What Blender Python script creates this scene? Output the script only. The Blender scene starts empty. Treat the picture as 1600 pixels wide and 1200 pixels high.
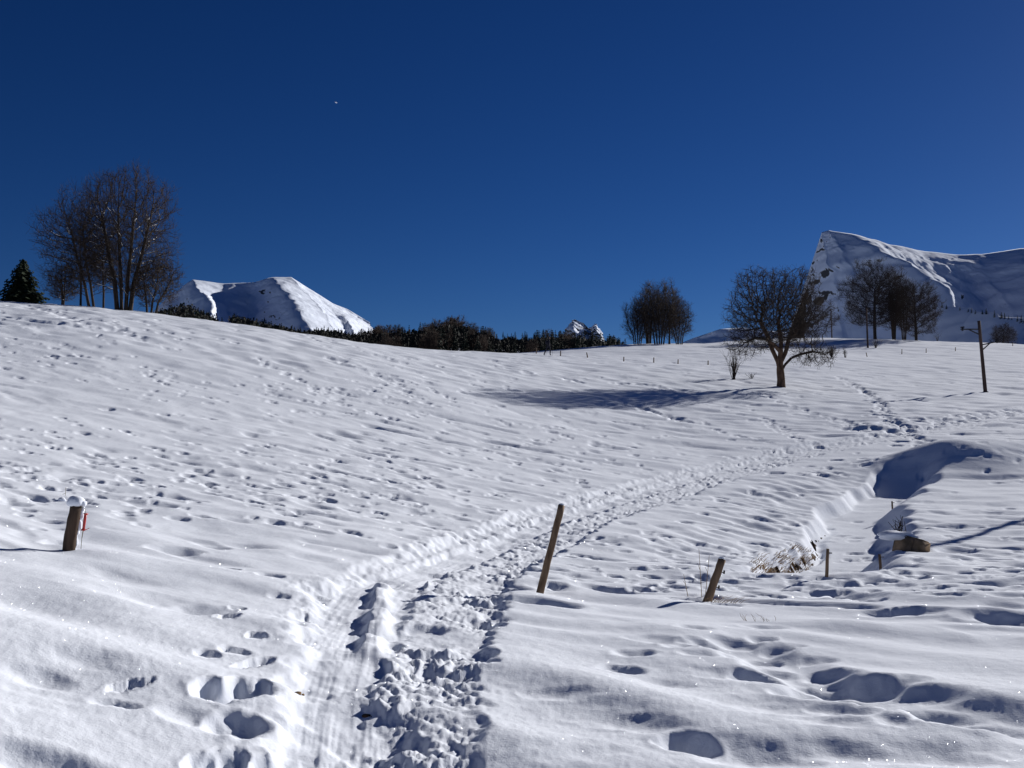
import bpy, bmesh, math, random
import numpy as np
from mathutils import Vector, Matrix

# ------------------------------------------------------------------ camera, world, sun
scene = bpy.context.scene
COL = scene.collection
F = 1640.0                       # focal length in pixels of the 1600 px wide photograph
PITCH = math.atan(90.0 / F)      # eye level lies at y = 690
cd = bpy.data.cameras.new('camera')
cam = bpy.data.objects.new('camera', cd)
COL.objects.link(cam)
cd.sensor_width = 36.0
cd.lens = 36.0 * F / 1600.0
cd.clip_start = 0.1
cd.clip_end = 40000.0
cam.location = (0, 0, 0)
cam.rotation_euler = (math.pi / 2 + PITCH, 0, 0)
scene.camera = cam

SUN_AZ = math.radians(43.0)      # to the right of straight ahead
SUN_EL = math.radians(19.3)
world = bpy.data.worlds.new('World')
scene.world = world
world.use_nodes = True
nt = world.node_tree
bg = nt.nodes['Background']
sky = nt.nodes.new('ShaderNodeTexSky')
sky.sky_type = 'NISHITA'
sky.sun_disc = False
sky.sun_elevation = SUN_EL
sky.sun_rotation = SUN_AZ
sky.altitude = 3000.0
sky.air_density = 1.0
sky.dust_density = 0.9
sky.ozone_density = 2.5
sat = nt.nodes.new('ShaderNodeHueSaturation')
sat.inputs['Saturation'].default_value = 1.25
nt.links.new(sky.outputs[0], sat.inputs['Color'])
gam = nt.nodes.new('ShaderNodeGamma')
gam.inputs['Gamma'].default_value = 1.2
tint = nt.nodes.new('ShaderNodeMix')
tint.data_type = 'RGBA'
tint.blend_type = 'MULTIPLY'
tint.inputs['Factor'].default_value = 1.0
tint.inputs['B'].default_value = (0.255, 0.32, 0.46, 1)       # deep high-altitude winter blue
nt.links.new(sat.outputs[0], gam.inputs['Color'])
nt.links.new(gam.outputs[0], tint.inputs['A'])
nt.links.new(tint.outputs['Result'], bg.inputs['Color'])
bg.inputs['Strength'].default_value = 0.05
sl = bpy.data.lights.new('sun', 'SUN')
sl.energy = 5.0
sl.angle = math.radians(0.53)
sl.color = (1.0, 0.965, 0.93)
sun = bpy.data.objects.new('sun', sl)
COL.objects.link(sun)
SUNV = Vector((math.sin(SUN_AZ) * math.cos(SUN_EL), math.cos(SUN_AZ) * math.cos(SUN_EL), math.sin(SUN_EL)))
sun.rotation_euler = (-SUNV).to_track_quat('-Z', 'Y').to_euler()
scene.view_settings.view_transform = 'Standard'
scene.view_settings.look = 'None'
scene.view_settings.gamma = 1.0
scene.view_settings.use_curve_mapping = False
scene.view_settings.exposure = 0.2

rng = np.random.RandomState(7)
random.seed(7)


# ------------------------------------------------------------------ tagging helpers
def tag(o, label=None, cat=None, group=None, kind=None):
    if label: o['label'] = label
    if cat: o['category'] = cat
    if group: o['group'] = group
    if kind: o['kind'] = kind
    return o


def empty(name, loc, rz=0.0):
    o = bpy.data.objects.new(name, None)
    COL.objects.link(o)
    o.location = loc
    o.rotation_euler = (0, 0, rz)
    o.empty_display_size = 0.2
    return o


def link(name, me, parent=None, mat=None):
    o = bpy.data.objects.new(name, me)
    COL.objects.link(o)
    if mat is not None and len(me.materials) == 0:
        me.materials.append(mat)
    if parent is not None:
        o.parent = parent
    return o


def copy_tree(o, parent=None):
    c = o.copy()
    COL.objects.link(c)
    c.parent = parent
    for ch in [k for k in bpy.data.objects if k.parent == o]:
        copy_tree(ch, c)
    return c


def np_mesh(name, V, Q, smooth=True, n=4):
    """mesh from an (N,3) vertex array and an (M,n) face array"""
    me = bpy.data.meshes.new(name)
    V = np.ascontiguousarray(V, dtype=np.float32)
    Q = np.ascontiguousarray(Q, dtype=np.int32)
    me.vertices.add(len(V))
    me.vertices.foreach_set('co', V.ravel())
    me.loops.add(Q.size)
    me.loops.foreach_set('vertex_index', Q.ravel())
    me.polygons.add(len(Q))
    me.polygons.foreach_set('loop_start', np.arange(0, Q.size, n, dtype=np.int32))
    me.polygons.foreach_set('loop_total', np.full(len(Q), n, dtype=np.int32))
    me.polygons.foreach_set('use_smooth', np.full(len(Q), smooth, dtype=bool))
    me.update(calc_edges=True)
    return me


# ------------------------------------------------------------------ noise
def _hash(i, j, s):
    h = (i.astype(np.int64) * 374761393 + j.astype(np.int64) * 668265263 + s * 1274126177) & 0x7fffffff
    h = ((h ^ (h >> 13)) * 1274126177) & 0x7fffffff
    h = ((h ^ (h >> 16)) * 2246822519) & 0x7fffffff
    return (h ^ (h >> 15)) & 0xffff


def pnoise(x, y, s=0):
    xi = np.floor(x); yi = np.floor(y)
    fx = x - xi; fy = y - yi
    u = fx * fx * fx * (fx * (fx * 6 - 15) + 10)
    v = fy * fy * fy * (fy * (fy * 6 - 15) + 10)
    def g(a, b):
        th = _hash(xi + a, yi + b, s) * (2 * math.pi / 65536.0)
        return np.cos(th) * (fx - a) + np.sin(th) * (fy - b)
    n0 = g(0, 0) * (1 - u) + g(1, 0) * u
    n1 = g(0, 1) * (1 - u) + g(1, 1) * u
    return (n0 * (1 - v) + n1 * v) * 1.5


def fbm(x, y, s=0, o=4, gain=0.5):
    t = 0; a = 1.0; k = 1.0
    for i in range(o):
        t = t + a * pnoise(x * k + 17.3 * i, y * k - 9.1 * i, s + i)
        a *= gain; k *= 2.03
    return t


def sstep(a, b, x):
    t = np.clip((x - a) / (b - a), 0, 1)
    return t * t * (3 - 2 * t)


# ------------------------------------------------------------------ pixel <-> place
CP, SP = math.cos(PITCH), math.sin(PITCH)


def at(px, py, Y):
    """the point at depth Y seen at pixel (px,py) of the photograph"""
    u = (px - 800.0) / F; v = (600.0 - py) / F
    k = Y / (CP - v * SP)
    return Vector((u * k, Y, (SP + v * CP) * k))


def telev(py):
    v = (600.0 - py) / F
    return (SP + v * CP) / (CP - v * SP)


# base shape of the land: photo row seen at range r (m) in the direction of photo column px
PX = np.array([-1500, -500, 0, 150, 300, 450, 600, 750, 900, 1050, 1200, 1400, 1600, 2100, 3200], float)
R_ = np.array([2, 5, 7, 11.5, 16, 25, 40, 55, 68, 80, 95, 115, 140, 170, 210, 260, 330, 420, 560, 900, 2500, 9000], float)
T_ = np.array([
 # -1500 -500    0   150   300   450   600   750   900  1050  1200  1400  1600  2100  3200
 [1850, 1950, 2010, 2025, 2040, 2050, 2060, 2070, 2080, 2090, 2095, 2100, 2105, 2120, 2200],   # 2
 [ 950, 1085, 1150, 1168, 1185, 1200, 1212, 1222, 1232, 1240, 1250, 1262, 1275, 1290, 1350],   # 5
 [ 800,  920,  975,  992, 1010, 1025, 1040, 1052, 1064, 1074, 1086, 1100, 1112, 1130, 1180],   # 7
 [ 700,  800,  848,  858,  874,  888,  902,  925,  940,  944,  950,  960,  966,  985, 1010],   # 11.5
 [ 640,  735,  780,  793,  808,  820,  838,  860,  876,  882,  890,  893,  893,  905,  930],   # 16
 [ 560,  640,  680,  695,  712,  728,  746,  766,  786,  797,  806,  808,  806,  815,  840],   # 25
 [ 470,  550,  588,  600,  616,  634,  655,  677,  698,  712,  722,  722,  722,  725,  740],   # 40
 [ 430,  490,  518,  527,  545,  564,  587,  612,  637,  655,  662,  665,  668,  670,  690],   # 55
 [ 410,  460,  478,  487,  504,  524,  550,  578,  600,  614,  622,  634,  642,  648,  660],   # 68
 [ 400,  452,  467,  477,  494,  515,  540,  556,  574,  585,  598,  616,  627,  636,  650],   # 80
 [ 420,  462,  470,  482,  498,  520,  541,  549,  559,  570,  578,  594,  608,  620,  640],   # 95
 [ 450,  500,  505,  520,  535,  550,  555,  549,  549,  556,  563,  572,  583,  600,  625],   # 115
 [ 500,  545,  555,  570,  580,  590,  580,  556,  543,  543,  548,  555,  565,  585,  610],   # 140
 [ 540,  590,  600,  610,  620,  620,  600,  575,  546,  535,  535,  539,  548,  570,  600],   # 170
 [ 570,  620,  630,  640,  640,  640,  620,  590,  560,  540,  526,  524,  535,  560,  590],   # 210
 [ 590,  620,  620,  620,  620,  620,  610,  590,  575,  560,  545,  540,  548,  575,  600],   # 260
 [ 590,  600,  585,  575,  570,  570,  568,  568,  572,  580,  575,  575,  580,  600,  620],   # 330
 [ 580,  565,  545,  532,  522,  532,  546,  541,  553,  565,  590,  600,  610,  620,  640],   # 420
 [ 590,  570,  550,  530,  516,  530,  538,  530,  545,  565,  600,  620,  620,  630,  640],   # 560
 [ 640,  630,  610,  600,  600,  600,  600,  600,  610,  620,  640,  640,  640,  640,  650],   # 900
 [ 680,  670,  660,  660,  660,  660,  660,  660,  660,  660,  660,  660,  660,  670,  680],
 [ 689,  689,  689,  689,  689,  689,  689,  689,  689,  689,  689,  689,  689,  689,  689]], float)
AZG = np.linspace(math.radians(-66), math.radians(66), 265)
LRG = np.linspace(math.log(2), math.log(9000), 560)
_az_cols = np.arctan((PX - 800) / F)
_tmp = np.array([np.interp(AZG, _az_cols, row) for row in T_])
GRID = np.array([np.interp(LRG, np.log(R_), _tmp[:, j]) for j in range(len(AZG))])     # az x logr


def _blur(a, sig, ax):
    n = int(3 * sig) + 1
    k = np.exp(-0.5 * (np.arange(-n, n + 1) / sig) ** 2); k /= k.sum()
    pad = [(0, 0), (0, 0)]; pad[ax] = (n, n)
    b = np.pad(a, pad, mode='reflect', reflect_type='odd')
    return np.apply_along_axis(lambda v: np.convolve(v, k, mode='valid'), ax, b)


GRID = _blur(_blur(GRID, 5.0, 0), 6.0, 1)


def _cr(p0, p1, p2, p3, t):
    return p1 + 0.5 * t * (p2 - p0 + t * (2 * p0 - 5 * p1 + 4 * p2 - p3 + t * (3 * (p1 - p2) + p3 - p0)))


def row_at(az, lr):
    a = np.clip((az - AZG[0]) / (AZG[1] - AZG[0]), 1, len(AZG) - 2.001)
    b = np.clip((lr - LRG[0]) / (LRG[1] - LRG[0]), 1, len(LRG) - 2.001)
    i = np.clip(a.astype(int), 1, len(AZG) - 3); j = np.clip(b.astype(int), 1, len(LRG) - 3)
    fa = a - i; fb = b - j
    rows = [_cr(GRID[i + k, j - 1], GRID[i + k, j], GRID[i + k, j + 1], GRID[i + k, j + 2], fb) for k in (-1, 0, 1, 2)]
    return _cr(rows[0], rows[1], rows[2], rows[3], fa)


def zbase(x, y):
    x = np.asarray(x, float); y = np.asarray(y, float)
    r = np.sqrt(x * x + y * y) + 1e-6
    az = np.arctan2(x, y)
    lr = np.log(np.maximum(r, 2.0))
    azc = np.clip(az, math.radians(-64), math.radians(64))
    v = (600.0 - row_at(azc, lr)) / F
    zf = (SP + v * CP) / (CP - v * SP) * np.cos(azc) * r
    near = sstep(2.2, 4.5, r)
    plane = -1.68 - 0.055 * x
    zf = plane * (1 - near) + zf * near
    back = -1.68 - 0.10 * np.clip(x, -60, 60) + np.clip(y, -200, 0) * 0.02
    w = sstep(math.radians(45), math.radians(85), np.abs(az)) * sstep(3, 8, r)
    return zf * (1 - w) + back * w


def ground_px(px, py, rmax=110.0):
    """first point of the land seen at pixel (px,py)"""
    az = math.atan((px - 800) / F)
    rr = np.exp(np.linspace(math.log(4.3), math.log(rmax), 1500))
    rows = row_at(np.full_like(rr, az), np.log(rr))
    k = int(np.argmax(rows <= py)) if (rows <= py).any() else int(np.argmin(rows))
    r = rr[k]
    return Vector((r * math.sin(az), r * math.cos(az), 0))


def px_r(px, r):
    az = math.atan((px - 800) / F)
    return Vector((r * math.sin(az), r * math.cos(az), 0))


# ------------------------------------------------------------------ snow relief
def pline(pts, rmax=110.0):
    P = np.array([list(ground_px(a, b, rmax))[:2] for a, b in pts])
    # resample smoothly
    t = np.concatenate([[0], np.cumsum(np.linalg.norm(np.diff(P, axis=0), axis=1))])
    tt = np.linspace(0, t[-1], max(24, int(t[-1] / 0.6)))
    Q = np.stack([np.interp(tt, t, P[:, 0]), np.interp(tt, t, P[:, 1])], 1)
    for _ in range(3):
        Q[1:-1] = 0.25 * Q[:-2] + 0.5 * Q[1:-1] + 0.25 * Q[2:]
    return Q


def across(P, x, y):
    """signed distance to polyline P (positive = right of travel) and length along it, for flat arrays"""
    best = np.full(x.shape, 1e9); sg = np.zeros(x.shape); al = np.zeros(x.shape)
    acc = 0.0
    for k in range(len(P) - 1):
        a = P[k]; d = P[k + 1] - a; L = math.hypot(*d)
        if L < 1e-9: continue
        t = ((x - a[0]) * d[0] + (y - a[1]) * d[1]) / (L * L)
        tc = np.clip(t, 0, 1)
        ex = x - (a[0] + tc * d[0]); ey = y - (a[1] + tc * d[1])
        dd = ex * ex + ey * ey
        m = dd < best
        best = np.where(m, dd, best)
        c = (ex * d[1] - ey * d[0]) / L
        sg = np.where(m, np.sign(c), sg)
        al = np.where(m, acc + tc * L, al)
        acc += L
    return np.sqrt(best) * sg, al, acc


TRAIL = pline([(505, 1350), (512, 1200), (522, 1120), (538, 1050), (556, 980), (580, 925), (640, 888), (740, 856), (860, 806),
               (980, 772), (1080, 742), (1200, 712), (1300, 693), (1400, 676), (1500, 660), (1600, 640), (1700, 625)])
CREEK = pline([(1210, 905), (1262, 880), (1303, 850), (1318, 822), (1330, 795), (1362, 768), (1398, 745), (1425, 728),
               (1470, 712), (1540, 700)])
TRENCH = pline([(1100, 985), (1180, 1015), (1250, 1050), (1300, 1068), (1400, 1085), (1500, 1103), (1620, 1128), (1750, 1160)])
BERM = pline([(600, 905), (596, 940), (588, 980), (576, 1020)])
MOUND = ground_px(1500, 728)

NA, NR = 1010, 800
az_f = np.linspace(math.radians(-34), math.radians(34), NA)
az_l = -np.radians(np.linspace(180, 34.6, 70))
az_r = np.radians(np.linspace(34.6, 180, 70))
AZ = np.concatenate([az_l, az_f, az_r[:-1]])
RR = np.concatenate([np.linspace(0.05, 2.9, 16), np.exp(np.linspace(math.log(3.0), math.log(235.0), NR)),
                     np.exp(np.linspace(math.log(245.0), math.log(9000.0), 46))])
A2, R2 = np.meshgrid(AZ, RR, indexing='ij')
GX = (R2 * np.sin(A2)); GY = (R2 * np.cos(A2))
GZ = zbase(GX, GY)
Rf = R2
front = (np.abs(A2) < math.radians(60)).astype(float)


def band(lam):
    """fade a relief of wavelength lam where the mesh gets too coarse for it"""
    return 1 - sstep(0.9, 2.2, Rf * 0.011 * 1.6 / lam)


# wind-shaped relief, drawn out along the fall line (down to the right)
th = math.radians(-28)
LX = GX * math.cos(th) + GY * math.sin(th)     # along
LY = -GX * math.sin(th) + GY * math.cos(th)    # across
wob = 0.5 * pnoise(LX * 0.4, LY * 0.4, 91)
H = np.zeros_like(GX)
H += 0.075 * pnoise(LX * 0.14, LY * 0.24 + wob, 1) * sstep(5, 14, Rf)
soft = 1 - 0.45 * sstep(9, 14, Rf)
n2 = pnoise(LX * 0.62, LY * 1.25 + wob, 2)
H += 0.042 * n2 * soft * sstep(2, 5, Rf)
n3 = pnoise(LX * 1.5, LY * 1.9, 3)
dens = np.clip(0.55 + 1.1 * pnoise(GX * 0.12, GY * 0.09, 4), 0.12, 1.3)
H += 0.018 * n3 * band(0.5) * (0.45 + 0.75 * dens * sstep(9, 16, Rf))
n4 = pnoise(LX * 2.8, LY * 3.8, 5)
H += 0.009 * n4 * band(0.3) * dens * sstep(8, 18, Rf)
# old softened hollows all over the meadow
hol = pnoise(LX * 0.95 + 3.1, LY * 1.7, 6)
H -= 0.055 * sstep(0.34, 0.75, hol) * band(0.6) * dens * sstep(7, 14, Rf)
hol2 = pnoise(LX * 0.36 + 8.1, LY * 0.8, 16)
H -= 0.08 * sstep(0.36, 0.8, hol2) * dens * sstep(14, 30, Rf)
# far meadow: longer waves that still read
H += 0.07 * pnoise(LX * 0.30, LY * 0.50, 8) * sstep(35, 60, Rf) * (1 - sstep(230, 300, Rf))
H += 0.05 * pnoise(LX * 0.75, LY * 0.95, 18) * sstep(40, 60, Rf) * band(1.2)
H += 0.5 * pnoise(GX * 0.03, GY * 0.03, 9) * sstep(90, 140, Rf)

# flank of the trail, the packed chute and the trodden snow
sel = (np.abs(A2) < math.radians(40)) & (R2 > 2.5) & (R2 < 110)
xs, ys = GX[sel], GY[sel]
dT, aT, LT = across(TRAIL, xs, ys)
rT = R2[sel]
hs = H[sel]
bottom = 1 - sstep(11.0, 13.5, rT)             # the part running towards the camera
farT = sstep(40, 62, rT)
wl = 0.30 + 0.10 * pnoise(aT * 0.9, aT * 0 + 2, 20)            # left edge of the chute
wr = (0.28 + 0.62 * sstep(4, 11, rT)) * bottom + (0.75 + 0.2 * sstep(14, 40, rT)) * (1 - bottom)
wl = wl * (1 + 0.9 * sstep(7, 10.5, rT) * bottom) * bottom + (0.55 + 0.25 * sstep(14, 30, rT)) * (1 - bottom)
edge_n = 0.10 * pnoise(xs * 3.0, ys * 3.0, 21) + 0.05 * pnoise(xs * 8.0, ys * 8.0, 22)
dd = dT + edge_n
inside = sstep(-wl - 0.12, -wl + 0.14, dd) * (1 - sstep(wr + 0.30, wr + 0.46, dd))
hs = hs * (1 - 0.75 * inside)
hs -= (0.055 * bottom + 0.095 * (1 - bottom)) * inside * (1 - 0.1 * farT)
# chunks of kicked up snow
def billow(x, y, s):
    return 1 - 2 * np.abs(pnoise(x, y, s))
b2 = np.clip(1 - rT / 45, 0, 1)
def lump(x, y, s):
    return sstep(-.25, .45, pnoise(x, y, s)) - .5
wx = 0.8 * pnoise(xs * 2.5, ys * 2.5, 95); wy = 0.8 * pnoise(xs * 2.5 + 9, ys * 2.5, 96)
chunk = 0.034 * fbm(xs * 3.4 + wx, ys * 3.4 + wy, 23, 5, 0.62) + 0.020 * lump(xs * 7 + wx, ys * 7 + wy, 24) + 0.021 * lump(xs * 15 + wy, ys * 15, 25)
chunk = chunk * (.60 + .06 * sstep(10, 14, rT)) * np.clip(.75 + 1.0 * pnoise(xs * .9, ys * .9, 97), .25, 1.4)
chute_c = -0.02 + 0.06 * (1 - bottom)
chute_w = (0.27 + 0.14 * sstep(6, 10, rT)) * bottom + 0.30 * (1 - bottom)
chute = (1 - sstep(chute_w * 0.8, chute_w * 1.15, np.abs(dd - chute_c)))
chute = chute * (bottom + (1 - bottom) * .95) * np.clip(.85 + .9 * pnoise(xs * 1.6, ys * 1.6, 98), .6, 1)
rough = inside * (1 - 0.9 * chute) * (1.0 + 0.4 * sstep(20, 30, rT))
hs += rough * (chunk + 0.015)
# ridge of rough snow beyond the edge of the trail
rim = np.exp(-((dd + wl + 0.10) / 0.16) ** 2) + np.exp(-((dd - wr - 0.25) / 0.22) ** 2)
hs += rim * (0.005 + 0.45 * chunk) * (1 - farT)
# chute: smooth floor with long grooves along it
dG = dT + .06 * pnoise(aT * .35, dT * 1.0, 99)
groove = pnoise(dG * 17, aT * 0.45, 26) * 0.008 + pnoise(dG * 40, aT * 1.2, 27) * 0.006 + pnoise(dG * 8, aT * 0.4, 28) * 0.014
hs += inside * chute * (-0.04 - .015 * (1 - bottom) + .6 * groove + 0.006 * pnoise(xs * 12, ys * 12, 29))
# the clean wall at the right of the chute
dB, aB, LB = across(BERM, xs, ys)
end = sstep(0.0, 0.2, aB) * (1 - sstep(LB - 0.5, LB, aB))
wall = np.exp(-(np.maximum(np.abs(dB + 0.05 * pnoise(xs * 4, ys * 4, 30)) - 0.03, 0) / 0.07) ** 2)
hs += 0.075 * np.clip(1 + 1.2 * pnoise(aB * 2.2, aB * 0, 93), .2, 1.3) * wall * (np.abs(dB) < 0.6) * end
# trodden holes at the right of the near trail
h5 = pnoise(xs * 2.0 + 5, ys * 2.0, 31)
hs -= 0.05 * sstep(0.05, 0.5, h5) * inside * (1 - chute) * (1 - sstep(10, 14, rT))

# ditch of the brook
dC, aC, LC = across(CREEK, xs, ys)
dC = dC + .38 * pnoise(aC * .33, aC * 0 + 4, 36) + .10 * pnoise(aC * 1.3, aC * 0, 37)
fade = sstep(0.2, 3.5, aC) * (1 - sstep(LC - 12, LC - 7.0, aC))
aS = aC + .8 * dC
rib = 0.13 * pnoise(aS * 1.7 + 0.6 * pnoise(dC * 1.5, aC, 32), dC * 0.45, 33) + 0.07 * pnoise(aS * 4.5, dC * 1.2, 34)
lw = 0.30 * sstep(-3.2 - rib * 1.5, -0.7, dC) + 0.70 * sstep(-0.95 - rib * .10, -0.60 - rib * 0.1, dC)
rw = 1 - sstep(0.50, 1.35, dC + 0.12 * pnoise(aC * 0.9, aC * 0, 35))
dit = lw * rw * fade
under = sstep(-1.0, -0.72, dC) * (1 - sstep(-0.60, -0.4, dC)) * np.exp(-((aC - 5.0) / 4.0) ** 2) * fade
hs = hs * (1 - 0.6 * dit) - 0.50 * dit - 0.16 * under
bankzone = np.exp(-((dC + 2.1) / 1.2) ** 2) * fade
streak = pnoise(aS * 2.2 + .5 * pnoise(xs * .8, ys * .8, 38), dC * .8, 39)
hs += (0.10 * rib + .06 * streak) * bankzone
hs += 0.05 * np.exp(-((dC - 1.3) / 0.7) ** 2) * fade
# drift at the head of the brook
mx = (xs - MOUND.x); my = (ys - MOUND.y)
mu = mx * 0.95 + my * 0.30; mv = -mx * 0.30 + my * 0.95
prof = np.where(mu < 0, np.exp(-(mu / 2.3) ** 2), np.exp(-(mu / 5.5) ** 2))
hs += 0.9 * prof * np.exp(-(mv / 2.3) ** 2)
# blown-out trench in the foreground right
dR, aR, LR = across(TRENCH, xs, ys)
tr = sstep(0.0, 1.0, aR) * (1 - sstep(LR - 0.3, LR, aR))
wv = 0.06 * pnoise(aR * 1.6, aR * 0, 41)
hs -= 0.10 * tr * sstep(-0.45, -0.08, dR + wv) * (1 - sstep(0.05, 0.45, dR + wv)) * (np.abs(dR) < 0.8)
hs -= 0.06 * tr * np.exp(-((dR - 0.30 + wv) / 0.16) ** 2) * sstep(-.1, .4, pnoise(aR * 1.9, aR * 0 + 9, 42))
H[sel] = hs

# footprints, holes and scoops: (px, py, half width m, half length m, depth m, angle deg, sharpness)
PITS = []
def pit(px, py, a, b, dep, ang=0, sh=1.0, rmax=110.0):
    p = ground_px(px, py, rmax)
    PITS.append((p.x, p.y, a, b * 1.1, dep * .58, math.radians(ang), sh * .66))
for q in [(1068, 1160, .15, .13, .15, 10, 1.2), (1010, 1130, .22, .12, .07, -30, .6), (968, 1042, .16, .11, .10, -15, .9),
          (1040, 1060, .18, .10, .05, -20, .6), (1030, 1003, .26, .16, .09, -25, .7), (1085, 1003, .13, .12, .08, 0, .8),
          (1112, 1015, .12, .10, .08, 0, .9), (1140, 1000, .2, .12, .08, -15, .8), (1185, 1020, .14, .12, .08, 0, .8),
          (1222, 1005, .16, .10, .06, -20, .9), (1150, 1052, .3, .14, .08, -20, .6), (1270, 1078, .24, .20, .15, -10, 1.0),
          (1360, 1066, .20, .16, .13, -5, 1.0), (1300, 1055, .13, .10, .06, 0, .8), (1365, 1095, .16, .1, .06, 0, .9),
          (1430, 1105, .28, .14, .08, -8, .9), (1500, 1125, .25, .15, .10, -20, .8), (1390, 1130, .1, .1, .05, 0, .9),
          (1290, 1130, .2, .1, .05, -20, .7), (1200, 1100, .35, .2, .08, -30, .5), (950, 1110, .3, .2, .07, -30, .5),
          (1170, 1180, .3, .2, .09, -30, .6), (870, 1080, .2, .1, .05, 0, .6), (900, 1180, .25, .16, .06, 0, .5),
          (1470, 1180, .3, .2, .07, -15, .6), (1570, 1160, .2, .2, .07, 0, .7), (1300, 1170, .2, .12, .05, -20, .7),
          (275, 856, .26, .19, .14, -5, .9), (198, 806, .14, .1, .09, -15, 1.), (232, 796, .14, .09, .08, -20, 1.),
          (280, 812, .15, .13, .10, -10, 1.), (208, 790, .12, .08, .06, -10, 1.), (22, 782, .22, .18, .12, -20, .9),
          (8, 757, .16, .1, .10, 0, .9), (42, 792, .14, .1, .10, -20, 1.), (95, 843, .14, .16, .09, 0, .9),
          (80, 810, .18, .1, .08, 0, .9), (65, 822, .08, .08, .05, 0, 1.), (90, 820, .12, .06, .05, 0, 1.),
          (330, 848, .2, .1, .06, -10, .8), (390, 850, .3, .15, .06, -10, .7), (365, 815, .25, .14, .07, -20, .7),
          (345, 1082, .12, .15, .18, 30, 1.6), (392, 1078, .13, .18, .20, -10, 1.6), (378, 1130, .14, .14, .12, 0, 1.4),
          (402, 1030, .05, .18, .12, -20, 1.5), (362, 966, .07, .10, .10, -35, 1.6), (376, 950, .07, .05, .07, 0, 1.6),
          (405, 993, .07, .08, .11, 0, 1.6), (330, 1018, .08, .06, .08, 0, 1.5), (372, 1014, .10, .06, .08, 0, 1.5),
          (425, 902, .13, .09, .09, 0, 1.4), (440, 930, .09, .06, .06, 0, 1.5), (365, 887, .09, .07, .08, 20, 1.5),
          (208, 1066, .045, .12, .11, -35, 1.6), (190, 1092, .12, .05, .05, 0, 1.2), (478, 960, .05, .08, .07, 0, 1.4),
          (75, 1190, .30, .12, .12, 0, .8), (320, 1190, .06, .1, .10, 0, 1.5), (345, 1188, .06, .12, .1, 0, 1.5),
          (372, 1180, .06, .1, .1, 0, 1.5), (430, 1190, .08, .1, .1, 0, 1.5), (30, 1060, .4, .25, .06, -30, .5),
          (110, 1050, .5, .25, .07, -25, .5), (70, 1045, .16, .1, .05, -10, .8), (235, 935, .45, .28, .09, -25, .5),
          (322, 952, .22, .2, .11, 0, .7), (150, 1030, .2, .12, .05, 0, .7), (310, 1120, .2, .1, .06, -30, .7),
          (830, 940, .45, .24, .17, -18, 1.1), (790, 912, .30, .13, .10, -8, 1.1), (745, 938, .28, .13, .10, -8, 1.1),
          (860, 915, .25, .2, .10, 0, .9), (1085, 930, .28, .06, .08, 0, 1.4), (1125, 938, .2, .1, .08, -20, 1.2),
          (1105, 926, .12, .1, .08, 0, 1.2), (885, 826, .30, .2, .08, 0, 1.), (1275, 893, .5, .14, .10, 0, 1.),
          (1305, 905, .3, .16, .08, -20, 1.), (1280, 925, .35, .25, .12, -20, .9), (1340, 930, .3, .2, .10, -30, .9),
          (1385, 955, .3, .15, .1, -10, 1.), (1430, 955, .35, .16, .1, -10, 1.), (1540, 960, .3, .2, .1, -10, 1.),
          (1590, 966, .6, .12, .09, -10, 1.), (1360, 895, .2, .12, .08, 0, 1.), (1310, 880, .5, .12, .08, -5, 1.),
          (1496, 857, .35, .3, .16, 0, 1.2), (1515, 866, .3, .2, .10, 0, 1.), (1470, 825, .8, .3, .12, -10, .9),
          (1590, 748, 2.2, .3, .10, -5, .9), (1190, 975, .2, .1, .05, -20, 1.)]:
    pit(*q)
def track(pts, step, a=.16, b=.13, dep=.12, jit=.08, off=.13, sh=1.2, rmax=200.0):
    P = pline(pts, rmax)
    t = np.concatenate([[0], np.cumsum(np.linalg.norm(np.diff(P, axis=0), axis=1))])
    s = 0.0; side = 1
    while s < t[-1]:
        x = np.interp(s, t, P[:, 0]); y = np.interp(s, t, P[:, 1])
        x2 = np.interp(s + .3, t, P[:, 0]); y2 = np.interp(s + .3, t, P[:, 1])
        L = math.hypot(x2 - x, y2 - y) + 1e-6
        nx, ny = (y2 - y) / L, -(x2 - x) / L
        PITS.append((x + nx * off * side + rng.normal(0, jit), y + ny * off * side + rng.normal(0, jit),
                     a * rng.uniform(.8, 1.25), b * rng.uniform(.8, 1.25), .52 * dep * rng.uniform(.6, 1.3), rng.uniform(-.5, .5), sh))
        side = -side; s += step * rng.uniform(.8, 1.2)
track([(1310, 590), (1350, 610), (1380, 630), (1372, 645), (1400, 662), (1440, 690), (1452, 705)], .7, .3, .3, .22)
track([(1325, 600), (1345, 608), (1385, 640), (1410, 670)], .8, .25, .3, .2)
track([(1190, 615), (1230, 632), (1290, 650), (1330, 668)], .8, .22, .28, .16)
track([(1195, 655), (1215, 668), (1250, 690), (1290, 697)], .6, .2, .25, .16)
track([(1105, 670), (1150, 682), (1190, 690)], .8, .2, .25, .14)
track([(980, 630), (1010, 640), (1050, 652), (1082, 662)], .6, .35, .35, .2)
track([(1320, 655), (1335, 665), (1345, 672), (1300, 668)], .7, .3, .3, .18)
track([(800, 577), (830, 584), (880, 590), (905, 600)], 1.0, .5, .5, .2)
track([(960, 600), (1000, 600), (1040, 606), (1080, 612)], 1.0, .45, .5, .2)
track([(0, 495), (60, 503), (120, 512)], 1.2, .4, .5, .18)
track([(45, 478), (80, 488), (130, 510), (200, 520)], 1.0, .3, .45, .16)
track([(100, 495), (160, 502), (240, 540)], 1.0, .3, .4, .14)
track([(520, 560), (600, 590), (650, 620), (680, 640)], .9, .25, .3, .12)
track([(400, 560), (500, 610), (560, 645), (640, 660)], .9, .25, .3, .13)
track([(170, 640), (260, 650), (330, 655)], .8, .18, .2, .10)
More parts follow.
